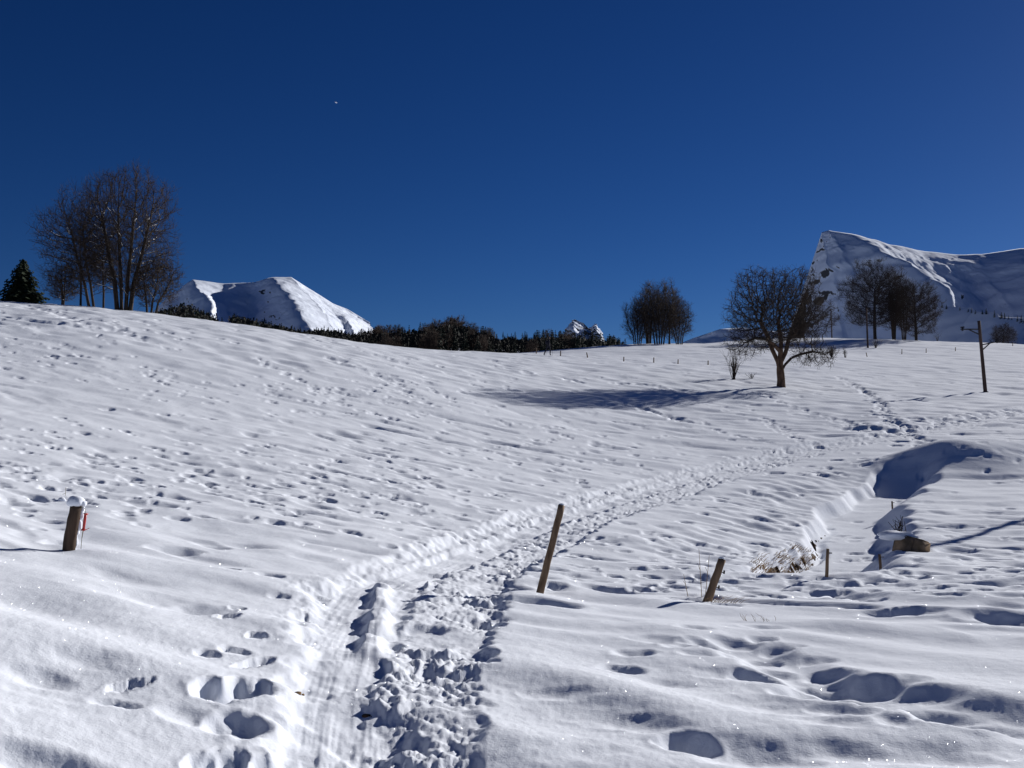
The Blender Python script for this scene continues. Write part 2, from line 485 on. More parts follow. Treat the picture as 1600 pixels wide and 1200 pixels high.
track([(430, 790), (480, 796), (520, 800), (560, 812)], .45, .15, .12, .10)
track([(455, 775), (520, 768), (600, 772), (640, 790)], .6, .15, .13, .09)
track([(780, 700), (830, 695), (870, 685)], .35, .09, .09, .07)
track([(1340, 672), (1400, 660), (1480, 652), (1600, 640)], .5, .3, .3, .20, .25, .3)
track([(1350, 680), (1420, 668), (1500, 655), (1600, 645)], .6, .3, .3, .20, .25, .3)
track([(1380, 690), (1420, 690), (1450, 700)], .6, .3, .3, .2, .3, .3)
track([(1200, 740), (1260, 745), (1300, 735), (1350, 725)], .8, .25, .25, .14, .3, .3)
track([(980, 1015), (1060, 1010), (1140, 1030), (1230, 1060), (1330, 1090), (1450, 1110), (1590, 1140)], .42, .17, .13, .10, .12, .16, .7)
track([(1090, 985), (1180, 1000), (1280, 1040), (1380, 1060), (1500, 1085)], .5, .15, .12, .08, .1, .1, .7)
track([(1290, 905), (1370, 945), (1450, 958), (1600, 965)], .8, .2, .13, .10, .1, .12)
# scattered hollows over the meadow, thicker in some swathes
for k in range(4200):
    r = math.exp(rng.uniform(math.log(13), math.log(120)))
    az = math.radians(rng.uniform(-30, 30))
    x, y = r * math.sin(az), r * math.cos(az)
    if pnoise(np.array([x * .11]), np.array([y * .08]), 55)[0] < rng.uniform(-.5, .45): continue
    s = 0.6 + 0.012 * r
    PITS.append((x, y, rng.uniform(.09, .27) * s, rng.uniform(.08, .17) * s, rng.uniform(.015, .07) * min(s, 1.3), rng.uniform(-.9, .1), 1.0))
lnr0, lnr1 = math.log(3.0), math.log(235.0)
i_off = len(az_l); j_off = 16
for (x, y, a, b, dep, ang, sh) in PITS:
    r = math.hypot(x, y); az = math.atan2(x, y); m = max(a, b) * 2.4
    if abs(az) > math.radians(33) or r < 3.3: continue
    da = m / r / (az_f[1] - az_f[0]); ci = (az - az_f[0]) / (az_f[1] - az_f[0]) + i_off
    cj = (math.log(r) - lnr0) / (lnr1 - lnr0) * (NR - 1) + j_off; dj = m / r / ((lnr1 - lnr0) / (NR - 1))
    i0, i1 = max(i_off, int(ci - da)), min(i_off + NA, int(ci + da) + 2)
    j0, j1 = max(0, int(cj - dj)), min(j_off + NR, int(cj + dj) + 2)
    sx = GX[i0:i1, j0:j1] - x; sy = GY[i0:i1, j0:j1] - y
    u = (sx * math.cos(ang) + sy * math.sin(ang)) / a; v = (-sx * math.sin(ang) + sy * math.cos(ang)) / b
    q = np.sqrt(u * u + v * v) + (.2 + .12 * (sh > 1)) * pnoise(sx / a * 1.3 + x, sy / b * 1.3 + y, 61) + .05 * (sh > 1) * pnoise(sx / a * 3.1 + x, sy / b * 3.1 + y, 62)
    k = 0.55 / max(sh, .3)
    bowl = 1 - sstep(1 - k, 1 + k * 0.6, q)
    H[i0:i1, j0:j1] += -dep * bowl + 0.09 * dep * np.exp(-((q - 1.35) / 0.25) ** 2)
H += 0.036 * pnoise(LX * 0.75 + 4, LY * 1.3 + wob, 65) * (1 - sstep(11, 16, Rf)) * sstep(3, 5, Rf) 
# small grit near the camera
H += 0.0035 * pnoise(GX * 9, GY * 9, 71) * band(0.11) + 0.002 * pnoise(GX * 26, GY * 26, 72) * (1 - sstep(7, 10, Rf)) * sstep(2, 4, Rf)
GZ = GZ + H * front


def gz(x, y):
    """height of the finished snow surface"""
    az = math.atan2(x, y); r = math.hypot(x, y)
    if abs(az) < math.radians(33.9) and 3 < r < 234:
        a = (az - az_f[0]) / (az_f[1] - az_f[0]) + i_off
        b = (math.log(r) - lnr0) / (lnr1 - lnr0) * (NR - 1) + j_off
        i, j = int(a), int(b); fa, fb = a - i, b - j
        return float((GZ[i, j] * (1 - fa) + GZ[i + 1, j] * fa) * (1 - fb) + (GZ[i, j + 1] * (1 - fa) + GZ[i + 1, j + 1] * fa) * fb)
    return float(zbase(np.array([x]), np.array([y]))[0])


def on(px, py, rmax=110.0):
    p = ground_px(px, py, rmax); p.z = gz(p.x, p.y); return p


def onr(px, r):
    p = px_r(px, r); p.z = gz(p.x, p.y); return p


# ------------------------------------------------------------------ materials
def principled(name, col, rough=0.6, spec=0.3):
    m = bpy.data.materials.new(name); m.use_nodes = True
    b = m.node_tree.nodes['Principled BSDF']
    b.inputs['Base Color'].default_value = (*col, 1)
    b.inputs['Roughness'].default_value = rough
    b.inputs['Specular IOR Level'].default_value = spec
    return m, m.node_tree, b


def noisy(name, c1, c2, scale=8, rough=0.8, bump=0.3, stretch=(1, 1, 1), dist=0.01, spec=0.2, lo=0.35, hi=0.65):
    m, t, b = principled(name, c1, rough, spec)
    tc = t.nodes.new('ShaderNodeTexCoord'); mp = t.nodes.new('ShaderNodeMapping')
    mp.inputs['Scale'].default_value = stretch
    n = t.nodes.new('ShaderNodeTexNoise'); n.inputs['Scale'].default_value = scale; n.inputs['Detail'].default_value = 6
    r = t.nodes.new('ShaderNodeValToRGB')
    r.color_ramp.elements[0].position = lo; r.color_ramp.elements[0].color = (*c1, 1)
    r.color_ramp.elements[1].position = hi; r.color_ramp.elements[1].color = (*c2, 1)
    bp = t.nodes.new('ShaderNodeBump'); bp.inputs['Strength'].default_value = bump; bp.inputs['Distance'].default_value = dist
    L = t.links.new
    L(tc.outputs['Object'], mp.inputs[0]); L(mp.outputs[0], n.inputs['Vector']); L(n.outputs['Fac'], r.inputs[0])
    L(r.outputs[0], b.inputs['Base Color']); L(n.outputs['Fac'], bp.inputs['Height']); L(bp.outputs[0], b.inputs['Normal'])
    return m


def snow_material(name, grain=True, rock=False, cliff=False):
    m, t, b = principled(name, (0.80, 0.84, 0.91), 1.0, 0.03)
    L = t.links.new
    tc = t.nodes.new('ShaderNodeTexCoord')
    if grain:
        n1 = t.nodes.new('ShaderNodeTexNoise'); n1.inputs['Scale'].default_value = 55; n1.inputs['Detail'].default_value = 5
        n1.inputs['Roughness'].default_value = 0.65
        n2 = t.nodes.new('ShaderNodeTexNoise'); n2.inputs['Scale'].default_value = 5.5; n2.inputs['Detail'].default_value = 4
        b1 = t.nodes.new('ShaderNodeBump'); b1.inputs['Strength'].default_value = 0.55; b1.inputs['Distance'].default_value = 0.006
        b2 = t.nodes.new('ShaderNodeBump'); b2.inputs['Strength'].default_value = 0.5; b2.inputs['Distance'].default_value = 0.018
        L(tc.outputs['Object'], n1.inputs['Vector']); L(tc.outputs['Object'], n2.inputs['Vector'])
        L(n2.outputs['Fac'], b2.inputs['Height']); L(n1.outputs['Fac'], b1.inputs['Height'])
        L(b2.outputs[0], b1.inputs['Normal']); L(b1.outputs[0], b.inputs['Normal'])
    if rock:
        ge = t.nodes.new('ShaderNodeNewGeometry'); sx = t.nodes.new('ShaderNodeSeparateXYZ')
        L(ge.outputs['Normal'], sx.inputs[0])
        n = t.nodes.new('ShaderNodeTexNoise'); n.inputs['Scale'].default_value = 0.02; n.inputs['Detail'].default_value = 8
        n.inputs['Roughness'].default_value = 0.7
        L(tc.outputs['Object'], n.inputs['Vector'])
        ma = t.nodes.new('ShaderNodeMath'); ma.operation = 'MULTIPLY_ADD'; ma.inputs[1].default_value = 0.75
        L(n.outputs['Fac'], ma.inputs[0]); L(sx.outputs['Z'], ma.inputs[2])
        rp = t.nodes.new('ShaderNodeValToRGB')
        rp.color_ramp.elements[0].position = 0.37; rp.color_ramp.elements[0].color = (0.07, 0.07, 0.075, 1)
        rp.color_ramp.elements[1].position = 0.44; rp.color_ramp.elements[1].color = (0.75, 0.81, 0.92, 1)
        if cliff:                                        # bare rock bands along the broken west edge of the summit
            sp = t.nodes.new('ShaderNodeSeparateXYZ'); L(tc.outputs['Object'], sp.inputs[0])
            mr = t.nodes.new('ShaderNodeMapRange'); mr.inputs['From Min'].default_value = 1290; mr.inputs['From Max'].default_value = 1375
            mr.inputs['To Min'].default_value = 0.17; mr.inputs['To Max'].default_value = 0.0
            L(sp.outputs['X'], mr.inputs['Value'])
            sb = t.nodes.new('ShaderNodeMath'); sb.operation = 'SUBTRACT'
            L(ma.outputs[0], sb.inputs[0]); L(mr.outputs[0], sb.inputs[1]); ma = sb
            n.inputs['Scale'].default_value = 0.035
        L(ma.outputs[0], rp.inputs[0]); L(rp.outputs[0], b.inputs['Base Color'])
        n3 = t.nodes.new('ShaderNodeTexNoise'); n3.inputs['Scale'].default_value = 0.012; n3.inputs['Detail'].default_value = 6
        bb = t.nodes.new('ShaderNodeBump'); bb.inputs['Strength'].default_value = 0.35; bb.inputs['Distance'].default_value = 14
        L(tc.outputs['Object'], n3.inputs['Vector']); L(n3.outputs['Fac'], bb.inputs['Height']); L(bb.outputs[0], b.inputs['Normal'])
    return m


M_SNOW = snow_material('snow')
M_SNOWF = snow_material('far_snow', grain=False)
M_CLIFF = snow_material('cliff_snow', grain=False, rock=True, cliff=True)
M_ALP = snow_material('alpine_snow', grain=False, rock=True)
M_BARK = noisy('bark', (0.028, 0.022, 0.018), (0.07, 0.053, 0.042), 9, 0.9, 0.6, (1, 1, .3), 0.02)
M_BARK2 = noisy('trunk_bark', (0.06, 0.035, 0.024), (0.17, 0.105, 0.07), 7, 0.9, 0.8, (1, 1, .3), 0.03)
M_TWIG = noisy('twig', (0.035, 0.026, 0.022), (0.075, 0.055, 0.043), 3, 0.9, 0)
M_BARKF = noisy('far_bark', (0.05, 0.035, 0.028), (0.10, 0.07, 0.055), 2, 0.9, 0)
M_NEEDLE = noisy('needles', (0.008, 0.018, 0.011), (0.030, 0.045, 0.022), 1.2, 0.85, 0)
M_NEEDLE2 = noisy('dark_needles', (0.010, 0.020, 0.014), (0.028, 0.042, 0.026), 0.6, 0.85, 0)
M_WOOD = noisy('weathered_wood', (0.10, 0.062, 0.038), (0.26, 0.175, 0.11), 14, 0.85, 0.6, (1, 1, .12), 0.006, lo=.3, hi=.7)
M_WOODD = noisy('dark_wood', (0.03, 0.022, 0.018), (0.12, 0.08, 0.055), 10, 0.9, 0.8, (1, 1, .12), 0.008, lo=.4, hi=.7)
M_POLE = noisy('pole_wood', (0.045, 0.03, 0.026), (0.11, 0.07, 0.058), 6, 0.85, 0.3, (1, 1, .1), 0.01)
M_METAL = noisy('dark_iron', (0.025, 0.025, 0.03), (0.06, 0.055, 0.055), 12, 0.6, 0.1)
M_RED = noisy('red_plastic', (0.45, 0.03, 0.025), (0.60, 0.05, 0.035), 30, 0.4, 0.1, spec=0.5, dist=.001)
M_WIRE = noisy('wire', (0.25, 0.22, 0.16), (0.45, 0.40, 0.28), 40, 0.5, 0.0)
M_GRASS = noisy('dry_grass', (0.16, 0.09, 0.04), (0.38, 0.25, 0.13), 20, 0.9, 0.0)
M_EARTH = noisy('wet_earth', (0.02, 0.014, 0.010), (0.10, 0.055, 0.032), 12, 0.9, 0.8)
M_STONE = noisy('brown_stone', (0.10, 0.075, 0.05), (0.22, 0.16, 0.11), 6, 0.9, 0.8, dist=.02)
M_CLOTH = noisy('dark_cloth', (0.012, 0.014, 0.025), (0.03, 0.03, 0.045), 10, 0.9, 0.0)
M_SKIN = noisy('skin', (0.40, 0.24, 0.17), (0.48, 0.30, 0.22), 10, 0.6, 0.0)
M_GLINT, _t, _b = principled('ice_crystal', (0.9, 0.93, 1.0), 0.28, 1.0)
_b.inputs['Metallic'].default_value = 1.0

# ------------------------------------------------------------------ the land as one sheet
NI, NJ = GX.shape
V = np.stack([GX, GY, GZ], -1).reshape(-1, 3)
ii = np.arange(NI)[:, None]; jj = np.arange(NJ - 1)[None, :]
a = ii * NJ + jj; b = ((ii + 1) % NI) * NJ + jj
Q = np.stack([a, a + 1, b + 1, b], -1).reshape(-1, 4)
me = np_mesh('snow_field', V, Q)
snow = link('snow_field', me, None, M_SNOW)
tag(snow, 'white snow-covered meadow with a trodden trail climbing to the ridge', kind='structure')


# ------------------------------------------------------------------ mountains
def mountain(name, lines, mat=None, hard=False, rows=70, sub=26, amp=6.0, back=1400, floor=-30, seed=0, smooth=0.6, parent=None):
    N = rows
    Ls = []
    for ln in lines:
        P = np.array([list(at(*q)) for q in ln])
        t = np.linspace(0, 1, len(P)); tt = np.linspace(0, 1, N)
        Ls.append(np.stack([np.interp(tt, t, P[:, k]) for k in range(3)], 1))
    cols = []
    for k in range(len(Ls) - 1):
        for s in range(sub):
            f = s / sub
            g = f * (1 - smooth) + smooth * (3 * f * f - 2 * f ** 3)
            c = Ls[k] * (1 - f) + Ls[k + 1] * f
            c[:, 1] = Ls[k][:, 1] * (1 - g) + Ls[k + 1][:, 1] * g
            cols.append(c)
    cols.append(Ls[-1])
    G = np.array(cols)                                     # C x N x 3
    nz = fbm(G[:, :, 0] / 260 + seed * 3.7, G[:, :, 2] / 520 + G[:, :, 1] / 900, 100 + seed, 6, 0.55)
    edge = np.minimum(1, np.linspace(0, 1, N) * 12)[None, :]
    G[:, :, 1] -= amp * 9 * nz * edge
    G[:, :, 0] += amp * 2.2 * fbm(G[:, :, 2] / 60 + 5, G[:, :, 1] / 200, 140 + seed, 5, .6) * edge
    G[:, :, 2] += amp * fbm(G[:, :, 0] / 90, G[:, :, 1] / 90, 120 + seed, 4) * (0.25 + 0.75 * edge)
    base = G[:, -1:, :].copy(); base[:, :, 1] -= 500; base[:, :, 2] = floor
    bk = []
    for q in ((0.0, 0.5, 1.0) if hard else (0.15, 0.5, 1.0)):
        c = G[:, 0:1, :].copy(); c[:, :, 1] += back * q
        c[:, :, 2] = c[:, :, 2] * (1 - q) + floor * q
        bk.append(c)
    G = np.concatenate([bk[2], bk[1], bk[0], G, base], 1)
    C_, N_ = G.shape[:2]
    a = np.arange(C_ - 1)[:, None] * N_ + np.arange(N_ - 1)[None, :]
    Q = np.stack([a, a + 1, a + N_ + 1, a + N_], -1).reshape(-1, 4)
    me = np_mesh(name, G.reshape(-1, 3), Q)
    return link(name, me, parent, mat or M_ALP)


m = mountain('mountain', [
    [(225, 500, 5600), (228, 520, 5500), (230, 545, 5300), (235, 580, 5000)],
    [(270, 458, 5500), (265, 480, 5300), (258, 510, 5000), (250, 580, 4600)],
    [(301, 437, 5400), (313, 456, 5020), (330, 466, 4760), (336, 520, 4150), (338, 580, 3800)],
    [(350, 443, 5500), (352, 465, 5250), (357, 500, 4850), (365, 530, 4600), (370, 580, 4300)],
    [(396, 441, 5500), (390, 460, 5400), (387, 480, 5250), (388, 510, 5000), (390, 580, 4600)],
    [(426, 433, 5400), (446, 455, 4930), (466, 478, 4560), (484, 515, 4150), (498, 580, 3850)],
    [(455, 433, 5430), (480, 458, 5120), (500, 480, 4820), (520, 510, 4500), (540, 580, 4150)],
    [(490, 455, 5430), (508, 475, 5180), (525, 492, 4950), (540, 515, 4700), (560, 580, 4400)],
    [(520, 474, 5440), (528, 485, 5180), (540, 496, 4930), (552, 515, 4680), (580, 580, 4400)],
    [(545, 484, 5460), (550, 494, 5340), (560, 502, 5180), (570, 520, 4960), (600, 580, 4700)],
    [(578, 504, 5500), (580, 510, 5400), (585, 520, 5250), (595, 540, 5100), (620, 580, 4900)],
], seed=1, amp=4.5)
tag(m, 'snow mountain with two white spurs behind the left ridge', kind='structure')
m = mountain('mountain', [
    [(872, 545, 9100), (866, 570, 8900)],
    [(889, 507, 9000), (884, 520, 8900), (872, 570, 8600)],
    [(898, 499, 9000), (897, 510, 8750), (898, 570, 8100)],
    [(912, 505, 9050), (914, 515, 8900), (918, 570, 8600)],
    [(921, 514, 9050), (922, 521, 8950), (926, 570, 8600)],
    [(930, 505, 9000), (932, 516, 8750), (935, 570, 8300)],
    [(942, 532, 9050), (945, 545, 8900), (950, 570, 8700)],
], rows=60, sub=12, seed=2, amp=14, back=1200)
tag(m, 'tiny jagged snow peak far behind the forest', kind='structure')
m = mountain('mountain', [
    [(1040, 545, 8000), (1040, 590, 7800)],
    [(1090, 526, 8000), (1080, 590, 7500)],
    [(1125, 514, 8000), (1110, 590, 7200)],
    [(1160, 512, 8000), (1150, 590, 7200)],
    [(1230, 520, 8000), (1225, 590, 7600)],
    [(1320, 545, 8000), (1320, 590, 7800)],
], rows=30, sub=12, seed=3, amp=9, back=1200)
tag(m, 'low distant mountain seen between the bare trees', kind='structure')
m = mountain('mountain', [
    [(1263, 445, 4660), (1262, 480, 4570), (1259, 530, 4400), (1256, 600, 4150)],
    [(1273, 402, 4640), (1269, 430, 4550), (1272, 500, 4340), (1280, 600, 4060)],
    [(1284, 363, 4600), (1289, 390, 4490), (1312, 470, 4220), (1330, 600, 3850)],
    [(1295, 360, 4580), (1315, 390, 4420), (1355, 470, 4080), (1375, 600, 3760)],
    [(1335, 366, 4540), (1380, 393, 4220), (1432, 425, 3930), (1478, 452, 3680), (1488, 500, 3470), (1492, 600, 3250)],
    [(1365, 374, 4620), (1402, 397, 4350), (1442, 427, 4160), (1484, 454, 3960), (1496, 500, 3780), (1502, 600, 3580)],
    [(1395, 383, 4720), (1424, 404, 4420), (1450, 432, 4320), (1490, 457, 4160), (1504, 500, 3980), (1512, 600, 3800)],
    [(1450, 393, 4830), (1462, 414, 4520), (1482, 434, 4460), (1506, 458, 4330), (1520, 500, 4150), (1530, 600, 4000)],
    [(1500, 398, 4880), (1502, 412, 4600), (1510, 425, 4540), (1526, 458, 4360), (1545, 500, 4120), (1550, 600, 3950)],
    [(1532, 397, 4840), (1538, 410, 4560), (1550, 430, 4420), (1566, 460, 4180), (1584, 500, 3930), (1600, 600, 3650)],
    [(1600, 388, 4640), (1612, 410, 4380), (1628, 430, 4210), (1650, 460, 3980), (1680, 500, 3700), (1720, 600, 3350)],
    [(1760, 370, 4400), (1780, 400, 4180), (1800, 430, 3980), (1830, 460, 3760), (1870, 500, 3450), (1900, 600, 3150)],
    [(2100, 430, 4600), (2110, 460, 4500), (2130, 480, 4400), (2150, 500, 4300), (2170, 540, 4200), (2200, 600, 4100)],
], M_CLIFF, seed=4, amp=4.5)
tag(m, 'big snow mountain with a cliff-edged summit, mostly in blue shade, at the right', kind='structure')
# lower shoulder in shade with scattered conifers, right
SH = [[(1370, 560, 2700), (1350, 590, 2600), (1340, 640, 2500)], [(1440, 492, 2520), (1420, 550, 2400), (1405, 640, 2260)],
      [(1475, 476, 2400), (1448, 540, 2270), (1428, 640, 2140)], [(1520, 484, 2200), (1490, 540, 2065), (1468, 640, 1950)],
      [(1560, 492, 2000), (1530, 540, 1870), (1505, 640, 1760)], [(1605, 500, 1800), (1575, 540, 1690), (1548, 640, 1580)],
      [(1700, 510, 1600), (1670, 550, 1500), (1640, 640, 1400)], [(1900, 540, 1500), (1880, 580, 1420), (1860, 640, 1350)]]
m = mountain('shoulder_hill', SH, M_SNOWF, True, rows=40, sub=14, seed=5, amp=2.5, back=900)
tag(m, 'snow shoulder of the right mountain dotted with dark conifers', kind='structure')


# ------------------------------------------------------------------ branching trees
def tubes(name, P0, P1, R0, R1, n=3):
    P0, P1 = np.asarray(P0, float), np.asarray(P1, float)
    R0, R1 = np.asarray(R0, float), np.asarray(R1, float)
    d = P1 - P0; L = np.linalg.norm(d, axis=1, keepdims=True) + 1e-9; d = d / L
    ref = np.where(np.abs(d[:, 2:3]) > 0.9, np.array([[1., 0, 0]]), np.array([[0, 0, 1.]]))
    u = np.cross(d, ref); u /= np.linalg.norm(u, axis=1, keepdims=True) + 1e-9
    w = np.cross(d, u)
    Vs = []
    for P, R in ((P0, R0), (P1, R1)):
        for k in range(n):
            an = 2 * math.pi * k / n
            Vs.append(P + R[:, None] * (u * math.cos(an) + w * math.sin(an)))
    V = np.stack(Vs, 1)
    m_ = len(P0); base = np.arange(m_)[:, None] * 2 * n
    k = np.arange(n)[None, :]; k2 = (k + 1) % n
    Q = np.stack([base + k, base + k2, base + n + k2, base + n + k], -1).reshape(-1, 4)
    return np_mesh(name, V.reshape(-1, 3), Q)


def colonize(stems, att, step=0.25, di=1.6, dk=0.4, bias=(0, 0, .1), jit=.25, iters=140, seed=0, droop=0.0):
    rs = np.random.RandomState(seed)
    P, par = [], []
    for st in stems:
        prev = -1
        for q in st:
            if isinstance(q, int):
                prev = q; continue
            P.append(q); par.append(prev); prev = len(P) - 1
    P = np.array(P, float); par = list(par)
    A = att.copy()
    D = np.linalg.norm(A[:, None] - P[None], axis=2)
    near = D.argmin(1); dist = D.min(1)
    bias = np.array(bias, float)
    for it in range(iters):
        keep = dist > dk
        A, near, dist = A[keep], near[keep], dist[keep]
        if len(A) == 0: break
        act = dist < di
        if not act.any():
            act = dist <= dist.min() + 0.01
        nn = near[act]; dv = A[act] - P[nn]; dv /= np.linalg.norm(dv, axis=1, keepdims=True) + 1e-9
        un, inv = np.unique(nn, return_inverse=True)
        s = np.zeros((len(un), 3)); np.add.at(s, inv, dv)
        s /= np.linalg.norm(s, axis=1, keepdims=True) + 1e-9
        s += bias + rs.normal(0, jit, s.shape)
        s /= np.linalg.norm(s, axis=1, keepdims=True) + 1e-9
        NP = P[un] + s * step
        off = len(P)
        P = np.concatenate([P, NP]); par += list(un)
        D = np.linalg.norm(A[:, None] - NP[None], axis=2)
        j = D.argmin(1); dm = D[np.arange(len(A)), j]
        b = dm < dist
        near = np.where(b, off + j, near); dist = np.where(b, dm, dist)
        dist = np.where(np.bincount(near, minlength=len(P))[near] > 0, dist, dist)
        if len(P) > 14000: break
    return P, np.array(par)


def tree_meshes(name, stems, att, tip=0.012, pw=2.3, trunk_r=None, twigs=3, twig_len=.35, twig_r=.008, seed=0,
                bark=None, snow_caps=False, twig_up=0.3, thr=None, **kw):
    P, par = colonize(stems, att, seed=seed, **kw)
    n = len(P)
    r = np.zeros(n)
    for i in range(n - 1, -1, -1):
        if r[i] == 0: r[i] = tip ** pw
        if par[i] >= 0: r[par[i]] += r[i]
    r = r ** (1 / pw)
    if trunk_r:
        k = trunk_r / r.max()
        r = tip + (r - tip) * (trunk_r - tip) / (r.max() - tip)
    idx = np.arange(n)[np.array(par) >= 0]
    pp = np.array(par)[idx]
    # flare at the foot
    foot = np.array([min(s[0][2] if not isinstance(s[0], int) else 0 for s in stems)])[0]
    R1 = r[idx]; R0 = np.minimum(r[pp], R1 * 1.35)
    fl = 1 + 0.35 * np.exp(-(P[:, 2] - foot) / 0.25)
    big = R1 > (thr or (0.36 * r.max()))
    out = {}
    out['trunk'] = tubes(name + '_trunk', P[pp[big]], P[idx[big]], R0[big] * fl[pp[big]], R1[big] * fl[idx[big]], 9)
    sm = ~big
    out['branches'] = tubes(name + '_branches', P[pp[sm]], P[idx[sm]], R0[sm], R1[sm], 4)
    rs = np.random.RandomState(seed + 5)
    cand = idx[r[idx] < tip * 2.6]
    dirs = P[cand] - P[np.array(par)[cand]]; dirs /= np.linalg.norm(dirs, axis=1, keepdims=True) + 1e-9
    S0, S1, Ra, Rb = [], [], [], []
    for k in range(twigs):
        d = dirs * 0.7 + rs.normal(0, .6, dirs.shape) + np.array([0, 0, twig_up])
        d /= np.linalg.norm(d, axis=1, keepdims=True)
        L = twig_len * rs.uniform(.5, 1.2, (len(cand), 1))
        m1 = P[cand] + d * L * .5
        d2 = d + rs.normal(0, .35, d.shape) + np.array([0, 0, twig_up * .5]); d2 /= np.linalg.norm(d2, axis=1, keepdims=True)
        e = m1 + d2 * L * .6
        S0 += [P[cand], m1]; S1 += [m1, e]
        Ra += [np.full(len(cand), twig_r * 1.2), np.full(len(cand), twig_r)]
        Rb += [np.full(len(cand), twig_r), np.full(len(cand), twig_r * .5)]
        d3 = d + rs.normal(0, .7, d.shape); d3 /= np.linalg.norm(d3, axis=1, keepdims=True)
        S0.append(m1); S1.append(m1 + d3 * L * .45); Ra.append(np.full(len(cand), twig_r * .8)); Rb.append(np.full(len(cand), twig_r * .4))
    out['twigs'] = tubes(name + '_twigs', np.concatenate(S0), np.concatenate(S1), np.concatenate(Ra), np.concatenate(Rb), 3)
    if snow_caps:
        dv = P[idx] - P[pp]; hz = np.abs(dv[:, 2]) / (np.linalg.norm(dv, axis=1) + 1e-9)
        c = (hz < .72) & (R1 > tip * 2.0) & (rs.rand(len(idx)) < .55)
        u = np.stack([np.zeros(c.sum()), np.zeros(c.sum()), R1[c] * 0.9 + .012], 1)
        out['snow_cap'] = tubes(name + '_snow', P[pp[c]] + u, P[idx[c]] + u, R1[c] * .7 + .012, R1[c] * .7 + .012, 4)
    return out


def put_tree(name, meshes, loc, rz, label, group=None, sc=1.0, bark=None, cat='tree'):
    t = empty(name, loc, rz); t.scale = (sc, sc, sc)
    tag(t, label, cat, group)
    for k, me in meshes.items():
        mt = {'trunk': bark or M_BARK, 'branches': M_TWIG if bark is None else M_BARK, 'twigs': M_TWIG, 'snow_cap': M_SNOW}[k]
        o = link(k, me, t, mt)
        if k in ('twigs', 'snow_cap'): o['kind'] = 'stuff'
    return t


def ell(n, c, a, seed, zlo=None, hollow=0.0, pw=1.0):
    rs = np.random.RandomState(seed)
    d = rs.normal(0, 1, (n * 3, 3)); d /= np.linalg.norm(d, axis=1, keepdims=True)
    rad = rs.uniform(hollow ** 3, 1, (n * 3, 1)) ** (1 / 3) 
    lump = 1 + 0.16 * np.sin(d[:, 0:1] * 5 + seed) * np.sin(d[:, 2:3] * 6 + seed * 2) + 0.1 * np.sin(d[:, 1:2] * 9 + seed)
    q = d * rad * lump * np.array(a) + np.array(c)
    if zlo is not None: q = q[q[:, 2] > zlo]
    return q[:n]


# the fruit tree on the meadow
p = on(1221, 605)
FT_R = p.xy.length
k = FT_R / 75.0
rs = np.random.RandomState(3)
def chain(pts, step=.25):
    pts = np.array(pts, float); out = [pts[0]]
    for a_, b_ in zip(pts[:-1], pts[1:]):
        m_ = max(1, int(round(np.linalg.norm(b_ - a_) / step)))
        for i in range(1, m_ + 1): out.append(a_ + (b_ - a_) * i / m_)
    return [np.array(q) for q in out]
st0 = chain([(0, 0, -.15), (.02, 0, .5), (-.02, .02, 1.0), (-.05, 0, 1.45), (.0, .05, 2.2), (.05, 0, 3.1), (-.1, .1, 4.4)])
i_f = 6
stL = [i_f] + chain([(-.20, 0, 1.75), (-.55, .1, 2.6), (-.75, .2, 3.4), (-1.3, .1, 4.4)])
stL2 = [i_f + 5] + chain([(-.6, -.4, 2.95), (-1.2, -.8, 3.25), (-2.0, -1.0, 3.3), (-2.6, -1.1, 3.0)])
stR = [i_f - 1] + chain([(.25, -.05, 1.5), (.7, -.2, 2.0), (1.3, -.4, 2.25), (2.1, -.5, 2.4), (2.8, -.5, 2.3)])
stR2 = [i_f + 2] + chain([(.4, .2, 2.4), (.7, .5, 3.3), (1.5, .8, 4.2)])
at_ = np.concatenate([
    ell(5000, (-.25, 0, 5.35), (3.45, 3.1, 3.0), 11, 2.6),
    ell(1300, (1.0, .3, 4.9), (2.9, 2.6, 2.2), 12, 2.8),
    ell(420, (-2.7, -.6, 2.9), (1.4, 1.3, .9), 13),
    ell(380, (2.3, -.4, 2.2), (1.6, 1.3, .85), 14)])
ms = tree_meshes('fruit_tree', [st0, stL, stL2, stR, stR2], at_, tip=.011, pw=2.2, trunk_r=.27, twigs=3, twig_len=.38,
                 twig_r=.006, seed=21, step=.16, di=1.1, dk=.25, bias=(0, 0, .02), jit=.30, twig_up=.1, thr=.10)
put_tree('fruit_tree', ms, p, 0.0, 'dense bare fruit tree with a stout reddish trunk standing alone on the meadow', sc=k, bark=M_BARK2)


def upright(seed, h, w, stems=1, lean=0.0, zlo=.25, natt=1300, **kw):
    """a tall bare tree with rising limbs; h total height, w crown width"""
    rs = np.random.RandomState(seed)
    S = []
    for s in range(stems):
        x0 = (s - (stems - 1) / 2) * 0.3
        ph = rs.uniform(0, 6.28)
        S.append(chain([(x0, rs.uniform(-.1, .1), -.2), (x0 * 1.5 + lean * .3, 0, h * .2),
                        (x0 * 2.6 + lean * .7 + .1 * math.cos(ph), .1 * math.sin(ph), h * .42),
                        (x0 * 3.6 + lean + .15 * math.cos(ph), .2 * math.sin(ph), h * .66)], .3))
    A = ell(int(natt * 1.5), (lean, 0, h * .54), (w / 2, w / 2.3, h * .47), seed + 1, h * zlo)
    return tree_meshes('bare_tree', S, A, seed=seed, step=.24, di=1.7, dk=.36, bias=(0, 0, .42), jit=.12, twig_up=.6, **kw)


